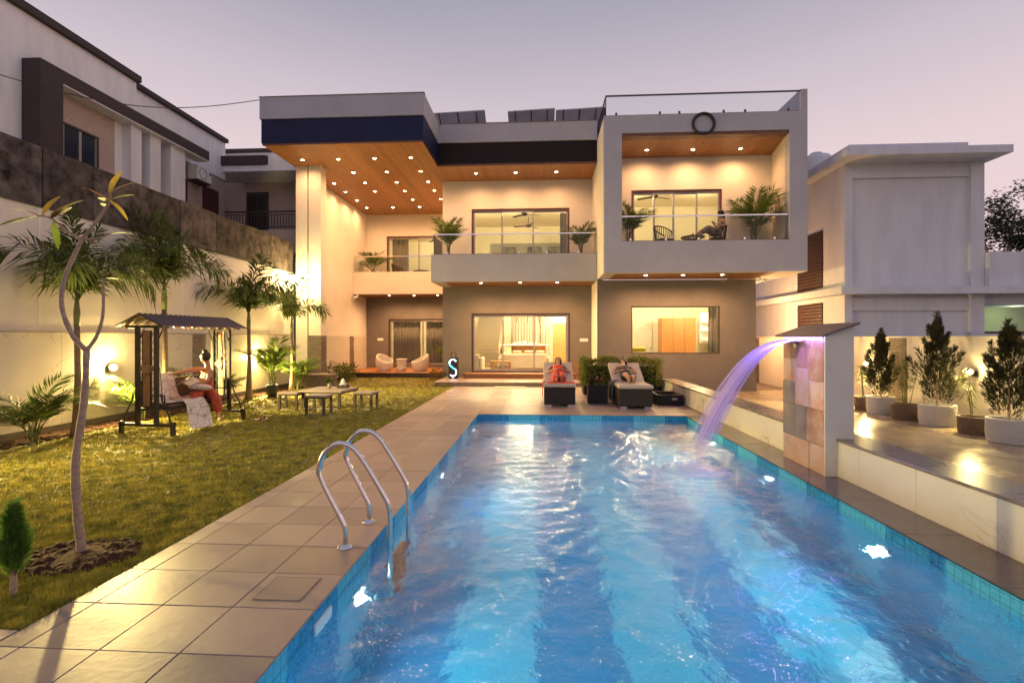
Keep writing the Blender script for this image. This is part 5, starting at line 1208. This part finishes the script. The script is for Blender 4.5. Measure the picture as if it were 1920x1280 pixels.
tt = m_sheet.node_tree; wv = tt.nodes.new('ShaderNodeTexVoronoi'); wv.feature = 'DISTANCE_TO_EDGE'; wv.inputs['Scale'].default_value = 7; tc = tt.nodes.new('ShaderNodeTexCoord'); tt.links.new(tc.outputs['Object'], wv.inputs['Vector']); rp = tt.nodes.new('ShaderNodeValToRGB'); rp.color_ramp.elements[0].color = (.10,.09,.11,1); rp.color_ramp.elements[0].position = .012; rp.color_ramp.elements[1].position = .03; rp.color_ramp.elements[1].color = (.66,.61,.57,1); tt.links.new(wv.outputs['Distance'], rp.inputs[0]); tt.links.new(rp.outputs[0], tt.nodes['Principled BSDF'].inputs['Base Color'])
pillow('lap_pillow', sw(.16,.14,.76), (.20,.14,.06), (R(-8),R(6),R(20)), M('pillow_print', (.58,.50,.46), .85, ns=9, na=.3), 'printed white pillow on the lap of the person on the swing')
def cloth(nm, rows, mat, label, cat, th=.012, fold=.012):
    """rows: list of polylines (world), lofted."""
    t = thing(nm, label, cat, rows[0][0]); mb = MB(); sm = [smooth(r, 5) for r in rows]; m_ = len(sm[0]); cols_ = [smooth([sm[i][j] for i in range(len(sm))], 5) for j in range(m_)]; n_ = len(cols_[0])
    for j in range(m_):
        for i in range(n_): p = cols_[j][i]; mb.v.append((p.x + fold*math.sin(i*1.1 + j*.25), p.y + fold*.5*math.cos(i*.9 + j*.3), p.z + fold*.5*math.sin(j*.8 + i*.4)))
    for j in range(m_-1):
        for i in range(n_-1): mb.f.append((j*n_+i, (j+1)*n_+i, (j+1)*n_+i+1, j*n_+i+1))
    o = mb.build('fabric', mat, t, True); sd_ = o.modifiers.new('thick', 'SOLIDIFY'); sd_.thickness = th; return t
cloth('blanket', [[sw(-.47,y,.62), sw(-.43,y,.99), sw(-.36,y,1.02), sw(-.24,y,.62), sw(-.05,y,.555), sw(.20,y,.55)] for y in (-.66,-.42,-.18,.04)], m_sheet, 'white patterned blanket thrown over the backrest of the swing', 'blanket')
cloth('sheet_throw', [[sw(.05,y,.565), sw(.26,y,.55), sw(.31,y+.03,.40), sw(.33,y+.05,.22), sw(.40,y+.02,.06), sw(.48,y-.04,.04)] for y in (-.38,-.18,.02,.14)], m_sheet, 'white patterned sheet hanging from the swing seat to the grass', 'blanket', fold=.02)
# ------------------------------------------------------------------ sun loungers
m_wick = M('black_wicker', (.012,.009,.009), .55, ns=60, na=.5, bs=90, bst=.9); m_cush = M('cream_cushion', (.46,.39,.32), .85, ns=2, na=.08, bs=120, bst=.08)
def lounger(x0, x1, y, label):
    t = thing('sun_lounger', label, 'sun lounger', ((x0+x1)/2, y, 0), group='sun loungers by the pool'); yb = y + 1.95
    MB().box(x0, x1, y, yb, .045, .47).build('wicker_base', m_wick, t, bevel=.01)
    for a in (x0+.03, x1-.19): MB().box(a, a+.16, y-.01, y+.1, 0, .045).build('foot', m_steel, t); 
    for a in (x0+.03, x1-.19): MB().box(a, a+.16, yb-.1, yb, 0, .045).build('foot', m_steel, t)
    MB().box(x0-.01, x1+.02, y-.03, y+1.05, .475, .56).build('cushion', m_cush, t, bevel=.025, seg=2)
    MB().hexa([(x0-.01,y+1.05,.475),(x1+.02,y+1.05,.475),(x1+.02,y+1.97,.93),(x0-.01,y+1.97,.93)], [(x0-.01,y+1.02,.56),(x1+.02,y+1.02,.56),(x1+.02,y+1.93,1.01),(x0-.01,y+1.93,1.01)]).build('back_cushion', m_cush, t, bevel=.02, seg=2)
    MB().hexa([(x0+.02,y+1.06,.46),(x1-.02,y+1.06,.46),(x1-.02,yb,.90),(x0+.02,yb,.90)], [(x0+.02,y+1.06,.474),(x1-.02,y+1.06,.474),(x1-.02,yb,.925),(x0+.02,yb,.925)]).build('back_frame', m_wick, t)
lounger(.07, .84, 12.38, 'wicker sun lounger with cream cushion under the person in red'); lounger(1.86, 2.66, 12.1, 'wicker sun lounger with cream cushion under the person in dark teal')
def reclining(cx, y0, label, mat, reach, hair, face, lean=0, knees=0.0, loose=1.1):
    w = lambda x, y, z: (cx + x + lean*(y - 1.0), y0 + y, z)
    return person(label, dict(pelvis=w(0,1.00,.67), waist=w(0,1.18,.75), chest=w(0,1.38,.865), neck=w(0,1.57,.975), head=w(.02,1.68,1.05),
        Ls=w(-.17,1.47,.90), Le=w(-.33,1.24,.74), Lw=w(-.10,1.10,.845), Rs=w(.17,1.47,.90), Re=w(.33,1.24,.74), Rw=w(.10,1.08,.85),
        Lh=w(-.09,.96,.66), Lk=w(-.10,.56,.68+knees), La=w(-.055,.20,.615), Lt=w(-.075,.12,.78), Rh=w(.09,.96,.66), Rk=w(.10,.56,.68+knees*.4), Ra=w(.055,.20,.615), Rt=w(.075,.12,.78)),
        face, (0,.80,.5), dict(L=((1,-.2,.0),(0,-.3,-1)), R=((-1,-.1,.0),(0,-.3,-1))), (mat, loose, reach, False), hair, loc=w(0,1,.56))
reclining(.46, 12.55, 'person in a red dress lying back on the lounger with folded hands', M('red_dress', (.50,.022,.016), .75, ns=5, na=.2), dict(L=1.7,R=1.7), 'loose', (.05,-.75,.72), loose=1.2)
reclining(2.24, 12.30, 'person in a dark teal dress lying on the lounger with bare legs', M('teal_dress', (.018,.032,.045), .8, ns=8, na=.3), dict(L=.75,R=.75), 'loose', (-.35,-.7,.65), knees=.10)
cloth('red_scarf', [[(x,12.9,.575),(x,12.62,.57),(x,12.42,.565)] for x in (.15,.3)] + [[(.82,12.95,.575),(.85,12.7,.57),(.87,12.5,.565)]], M('red_scarf', (.42,.02,.015), .8), 'red cloth spread under the feet of the person in red', 'cloth', .006, .004)
cloth('red_shawl', [[(.10,13.0+dy,.575),(.04,13.0+dy,.55),(.035,12.98+dy,.35),(.03,12.95+dy,.2)] for dy in (-.35,-.1,.1)], M('red_shawl', (.40,.02,.015), .8), 'red shawl hanging down the side of the lounger', 'cloth', .006, .008)
cloth('teal_drape', [[(1.95,13.1+dy,.60),(1.83,13.1+dy,.57),(1.815,13.08+dy,.35),(1.79,13.05+dy,.10)] for dy in (-.3,.0,.3)], M('teal_drape', (.02,.05,.09), .8, ns=6, na=.5), 'dark teal skirt cloth hanging off the side of the lounger', 'cloth', .008, .012)
st_ = thing('side_table', 'black wicker side table with glass top between the loungers', 'table', (1.46, 13.2, 0)); MB().box(1.21,1.71,12.95,13.45,.0,.47).build('wicker_base', m_wick, st_, bevel=.01); MB().box(1.20,1.72,12.94,13.46,.475,.485).build('glass_top', M('black_glass', (.03,.035,.035), .05), st_)
m_wine = M('red_wine', (.45,.02,.03), .1); m_gl = glassmat('wine_glass', (.95,.95,.95), .08)
for i, (x, lb_) in enumerate(((1.44,'wine glass of red drink standing beside the dark bottle'),(1.56,'wine glass of red drink standing near the table corner by the teal clad person'))):
    t = thing('wine_glass', lb_, 'wine glass', (x, 13.05, .486), group='wine glasses on the side table'); MB().lathe([(.034,0),(.006,.006),(.005,.085),(.02,.10),(.04,.14),(.036,.20)], 18, cap=False).build('glass', m_gl, t, True, local=True); MB().lathe([(.004,.095),(.02,.105),(.038,.14),(.037,.165),(.001,.165)], 18, cap=False).build('drink', m_wine, t, True, local=True)
t = thing('bottle', 'dark bottle standing on the wicker side table', 'bottle', (1.31, 13.1, .486)); MB().lathe([(.04,0),(.042,.15),(.02,.2),(.016,.24)], 16).build('body', m_black, t, True, local=True); MB().lathe([(.018,.24),(.018,.27)], 12).build('cap', m_dark, t, local=True)
t = thing('foot_bath', 'low black rectangular foot bath tray beside the lounger and low wall', 'tray', (3.25, 13.1, 0)); MB().box(2.92,3.54,12.75,13.6,0,.05).build('floor', m_wick, t)
for nm, b_ in (('side',(2.90,3.56,12.72,12.78,0,.27)),('side',(2.90,3.56,13.57,13.63,0,.27)),('side',(2.90,2.96,12.78,13.57,0,.27)),('side',(3.50,3.56,12.78,13.57,0,.27))): MB().box(*b_).build(nm, m_wick, t, bevel=.01)
MB().box(3.27,3.40,12.71,12.722,.14,.19).build('handle', m_alu, t)
# ------------------------------------------------------------------ balcony furniture
m_rat = M('dark_rattan', (.05,.028,.02), .6, ns=60, na=.5, bs=80, bst=.7)
def rattan_chair(x, y, z, rz, label):
    t = thing('rattan_chair', label, 'chair', (x, y, z), rz, 'rattan chairs on the balconies'); MB().box(-.25,.25,-.25,.25,.36,.42).build('seat', m_rat, t, bevel=.03, local=True); mb = MB(); n = 18
    for k in range(n+1):
        a = R(-115 + 230*k/n); r = .29; hh = .62 + .22*math.cos(a*.8); mb.tube([(-r*math.cos(a)*.9, r*math.sin(a), .38), (-r*1.12*math.cos(a), r*1.12*math.sin(a), hh)], .014, 4)
    mb.build('backrest', m_rat, t, local=True); MB().tube([(-.325*math.cos(a), .325*math.sin(a), .62 + .22*math.cos(a*.8)) for a in [R(-115+230*k/n) for k in range(n+1)]], .022, 6).build('top_rim', m_rat, t, True, local=True)
    for sx in (-1,1):
        for sy in (-1,1): MB().tube([(sx*.2,sy*.2,.36),(sx*.23,sy*.23,0)], .016, 6).build('leg', m_rat, t, local=True)
def rattan_table(x, y, z, label):
    t = thing('rattan_table', label, 'table', (x, y, z)); MB().tube([(.36*math.cos(a), .36*math.sin(a), .46) for a in [i*6.2832/28 for i in range(28)]], .022, 6, closed=True).build('rim', m_rat, t, True, local=True); MB().lathe([(.001,.455),(.35,.455),(.35,.462),(.001,.463)], 28, cap=False).build('glass_top', m_rail, t, local=True)
    for k in range(4): a = R(45+90*k); MB().tube([(.33*math.cos(a), .33*math.sin(a), .455),(.16*math.cos(a), .16*math.sin(a), .22),(.30*math.cos(a), .30*math.sin(a), 0)], .014, 6).build('leg', m_rat, t, local=True)
rattan_chair(4.05, 16.75, 4.52, R(10), 'empty rattan chair in the framed loggia beside the round table'); rattan_table(4.95, 16.65, 4.52, 'round rattan table in the framed loggia'); rattan_chair(5.72, 16.7, 4.52, R(180), 'rattan chair under the person in the framed loggia')
rattan_chair(-6.9, 23.75, 4.42, R(0), 'rattan chair on the recessed side balcony before the curtain'); rattan_table(-5.75, 23.6, 4.42, 'round rattan table on the recessed side balcony'); rattan_chair(-4.75, 23.65, 4.42, R(180), 'rattan chair on the recessed side balcony next to the middle balcony parapet')
w = lambda x, y, z: (5.72 + x, 16.62 + y, 4.52 + z)
person('person with long hair sitting in the framed loggia with feet on the round table', dict(pelvis=w(.05,0,.54), waist=w(.11,0,.68), chest=w(.15,0,.88), neck=w(.14,0,1.07), head=w(.10,-.01,1.21),
    Ls=w(.14,-.17,1.0), Le=w(.16,-.24,.76), Lw=w(-.06,-.12,.86), Rs=w(.14,.17,1.0), Re=w(.10,.24,.76), Rw=w(-.06,.10,.90),
    Lh=w(.0,-.09,.54), Lk=w(-.32,-.10,.78), La=w(-.58,-.10,.50), Lt=w(-.70,-.10,.60), Rh=w(.0,.09,.54), Rk=w(-.34,.10,.72), Ra=w(-.66,.08,.51), Rt=w(-.77,.08,.62)),
    (-1,-.35,-.35), (-.2,0,1), dict(L=((-.6,.6,.5),(0,0,1)), R=((-.6,-.5,.4),(0,0,1))), (dotted('pale_print', (.20,.13,.10), (.40,.34,.30), 20, .3), 1.12, dict(L=1.8,R=1.8), False), 'long', loc=w(0,0,0))
# ------------------------------------------------------------------ rooms: furniture seen through the glass
m_curt = M('grey_curtain', (.33,.29,.24), .9); m_sheer = M('pale_curtain', (.60,.52,.40), .9)
def curtain(x0, x1, y, z0, z1, mat, label):
    mb = MB(); n = int((x1-x0)/.022); 
    for z in (z0, z1):
        for i in range(n+1): mb.v.append((x0+(x1-x0)*i/n, y + .04*math.sin(i*.95) + .015*math.sin(i*.31), z))
    for i in range(n): mb.f.append((i, i+1, n+2+i, n+1+i))
    o = mb.build('curtain', mat, None, True); tag(o, label, 'curtain')
curtain(-7.55, -6.15, 25.1, .32, 2.55, m_curt, 'grey pleated curtain nearest the marble wall behind the porch door'); curtain(-5.85, -4.35, 25.1, .32, 2.55, m_curt, 'grey pleated curtain behind the porch door next to the taupe corner')
curtain(-7.6, -6.75, 25.1, 4.44, 6.75, m_curt, 'grey pleated curtain behind the door of the recessed side balcony')
curtain(-1.55, -.1, 26.0, .6, 3.0, m_curt, 'grey pleated curtain behind the bar counter in the living room'); curtain(.0, .5, 26.0, .6, 3.0, m_curt, 'narrow grey curtain beside the living room door'); curtain(5.95, 6.25, 18.2, .5, 3.1, m_curt, 'curtain drawn aside at the bedroom window'); curtain(.75, 1.0, 20.1, 4.44, 6.7, m_curt, 'curtain drawn aside in the middle upper room')
sr = thing('staircase', 'straight staircase climbing at the back of the living room', 'staircase', (-2.4, 22.5, .33))
for i in range(15): MB().box(-3.25,-1.95, 22.6+i*.26, 26.15, .33+i*.18, .33+(i+1)*.18).build('step', M('step_stone', (.15,.115,.08), .5) if i == 0 else bpy.data.materials['step_stone'], sr)
MB().tube([(-1.93,22.6,1.3),(-1.93,26.0,3.3)], .02, 6).build('handrail', m_steel, sr)
for i in range(6): MB().tube([(-1.93,22.7+i*.55,.4+i*.36),(-1.93,22.7+i*.55,1.36+i*.32)], .01, 5).build('baluster', m_steel, sr)
bc = thing('bar_counter', 'bar counter with pale top in the living room', 'counter', (-.6, 24.2, .33)); MB().box(-1.9,-1.45,24.0,24.6,.33,1.33).build('end_panel', m_sheer, bc); MB().box(-1.45,.2,24.3,24.6,.33,1.33).build('front', m_wooddoor, bc); MB().box(-1.95,.35,23.9,24.65,1.33,1.38).build('counter_top', m_trimw, bc)
for i, x in enumerate((-1.15,-.6,-.05)):
    t = thing('bar_stool', ('bar stool with cream seat nearest the staircase','bar stool with cream seat in the middle of the counter','bar stool with cream seat nearest the living room door')[i], 'stool', (x, 23.7, .33), group='bar stools at the counter'); MB().lathe([(.18,.66),(.2,.7),(.19,.76),(.001,.77)], 18).build('seat', m_cush, t, True, local=True)
    for a in (45,135,225,315): MB().tube([(.13*math.cos(R(a)),.13*math.sin(R(a)),.67),(.19*math.cos(R(a)),.19*math.sin(R(a)),0)], .015, 5).build('leg', m_wooddoor, t, local=True)
    p = thing('pendant_lamp', ('slim pendant lamp nearest the staircase','slim pendant lamp over the middle of the counter','slim pendant lamp nearest the living room door')[i], 'lamp', (x-.05, 24.2, 2.45), group='pendant lamps over the counter'); MB().lathe([(.03,0),(.03,.35)], 10).build('shade', m_dark, p, local=True); MB().tube([(0,0,.35),(0,0,.9)], .004, 4).build('cord', m_dark, p, local=True)
for i, x in enumerate((-1.3,-1.05,-.8,-.5,-.3)):
    t = thing('crockery', f'stack of white {("bowls","plates","cups","dishes","jugs")[i]} standing on the bar counter', 'crockery', (x, 24.2, 1.38)); MB().lathe([(.05,0),(.08+.01*(i%2),.08),(.08,.10+.03*(i%3))], 14).build('stack', m_trimw, t, True, local=True)
def sofa(x0, x1, y0, y1, label, seats):
    t = thing('sofa', label, 'sofa', ((x0+x1)/2, y0, .33)); MB().box(x0,x1,y0,y1,.38,.70).build('seat_base', m_cush, t, bevel=.03); MB().box(x0,x1,y0-.2,y0,.38,1.02).build('backrest', m_cush, t, bevel=.06, seg=2)
    for i in range(seats): a = x0+.12+(x1-x0-.24)*i/seats; MB().box(a+.01,a+(x1-x0-.24)/seats-.01,y0+.02,y1-.03,.70,.82).build('cushion', m_cush, t, bevel=.04)
    for a in (x0-.12, x1-.0): MB().box(a,a+.12,y0-.2,y1,.38,.88).build('armrest', m_cush, t, bevel=.04)
    for a in (x0,x1-.06): MB().box(a,a+.06,y0,y0+.06,.33,.38).build('leg', m_dark, t)
sofa(-1.75, .25, 21.6, 22.4, 'long cream sofa in the middle of the living room', 3); sofa(-3.5, -2.55, 20.6, 21.4, 'cream armchair beside the living room door frame', 1)
t = thing('coffee_table', 'brown wooden coffee table before the cream sofa', 'table', (-1.75, 20.9, .33)); MB().box(-2.1,-1.3,20.6,21.2,.66,.72).build('table_top', m_wooddoor, t); 
for x, y in ((-2.1,20.6),(-1.36,20.6),(-2.1,21.14),(-1.36,21.14)): MB().box(x,x+.06,y,y+.06,.33,.66).build('leg', m_wooddoor, t)
bx('shelf_board', m_wooddoor, t, -2.05, -1.35, 20.65, 21.15, .42, .46)
d = thing('room_door', 'brown wooden door at the back of the living room', 'door', (.95, 26.15, .33)); bx('leaf', m_wooddoor, d, .6, 1.35, 26.1, 26.16, .33, 2.45); bx('handle', m_steel, d, .66, .72, 26.06, 26.1, 1.3, 1.33); bx('door_frame', m_sheer, d, .5, 1.45, 26.16, 26.19, .33, 2.55)
wd = thing('wardrobe', 'brown wooden wardrobe in the lit bedroom', 'wardrobe', (5.5, 20.8, .3)); MB().box(4.85,6.2,20.45,21.1,.3,2.5).build('carcass', m_wooddoor, wd); 
for i in range(3): MB().box(4.86+i*.447,4.86+(i+1)*.447-.008,20.42,20.45,.34,2.48).build('door', m_wooddoor, wd, bevel=.004)
d = thing('white_door', 'white panelled door in the lit bedroom', 'door', (4.35, 21.5, .3)); bx('leaf', m_marble, d, 3.95, 4.7, 21.5, 21.56, .3, 2.4); bx('handle', m_steel, d, 4.6, 4.66, 21.45, 21.5, 1.25, 1.28)
t = thing('wall_shelf', 'white shelf unit on the side wall of the lit bedroom', 'shelf', (6.6, 20, 1.4)); MB().box(6.35,6.9,20.3,20.6,1.5,2.7).build('back_board', m_trimw, t); [bx('shelf', m_trimw, t, 6.33, 6.92, 20.1, 20.3, z, z+.03) for z in (1.6,1.95,2.3)]
t = thing('bed_bolster', 'yellow bolster on the bedroom window seat', 'pillow', (3.5, 18.4, 1.15)); MB().tube([(3.25,18.4,1.27),(3.3,18.4,1.27),(3.75,18.4,1.27),(3.8,18.4,1.27)], [.05,.09,.09,.05], 12).build('cover', M('yellow_cover', (.55,.45,.05), .8), t, True)
def fan(x, y, z, label, rz):
    t = thing('ceiling_fan', label, 'ceiling fan', (x, y, z), rz, 'ceiling fans in the upper rooms'); MB().tube([(0,0,0),(0,0,-.35)], .015, 6).build('rod', m_brown, t, local=True); MB().lathe([(.05,-.33),(.11,-.37),(.12,-.42),(.06,-.47),(.001,-.48)], 18).build('motor', m_brown, t, True, local=True)
    for k in range(3): a = R(120*k); m3 = Matrix.Rotation(a,3,'Z') @ Matrix.Rotation(R(10),3,'X'); MB().obox(m3 @ Vector((.40,0,0)) + Vector((0,0,-.41)), (.58,.13,.012), m3).build('blade', m_brown, t, local=True)
fan(-.7, 21.0, 7.3, 'dark ceiling fan near the glass of the middle upper room', .3); fan(-.6, 23.2, 7.3, 'dark ceiling fan deeper inside the middle upper room', .9); fan(4.3, 19.2, 7.45, 'dark ceiling fan in the framed loggia room', .5); fan(-5.6, 26.2, 7.3, 'dark ceiling fan in the side balcony room', .2)
for i, (x0, x1, lb_) in enumerate(((-2.0,-1.3,'grey abstract picture nearest the glowing lamp in the middle upper room'),(-.7,.0,'grey abstract picture behind the fan in the middle upper room'),(.35,1.05,'grey abstract picture nearest the curtain in the middle upper room'))):
    t = thing('wall_picture', lb_, 'picture', ((x0+x1)/2, 25.3, 5.6), group='grey pictures in the middle upper room'); bx('frame', m_dark, t, x0, x1, 25.32, 25.38, 5.0, 6.3); bx('canvas', M('canvas_grey', (.16,.155,.15), .8, ns=5, na=.6), t, x0+.04, x1-.04, 25.31, 25.32, 5.04, 6.26)
bx('feature_wall', M('grey_panel', (.30,.28,.25), .7), V_, -2.6, 1.2, 25.385, 25.395, 4.45, 6.5)
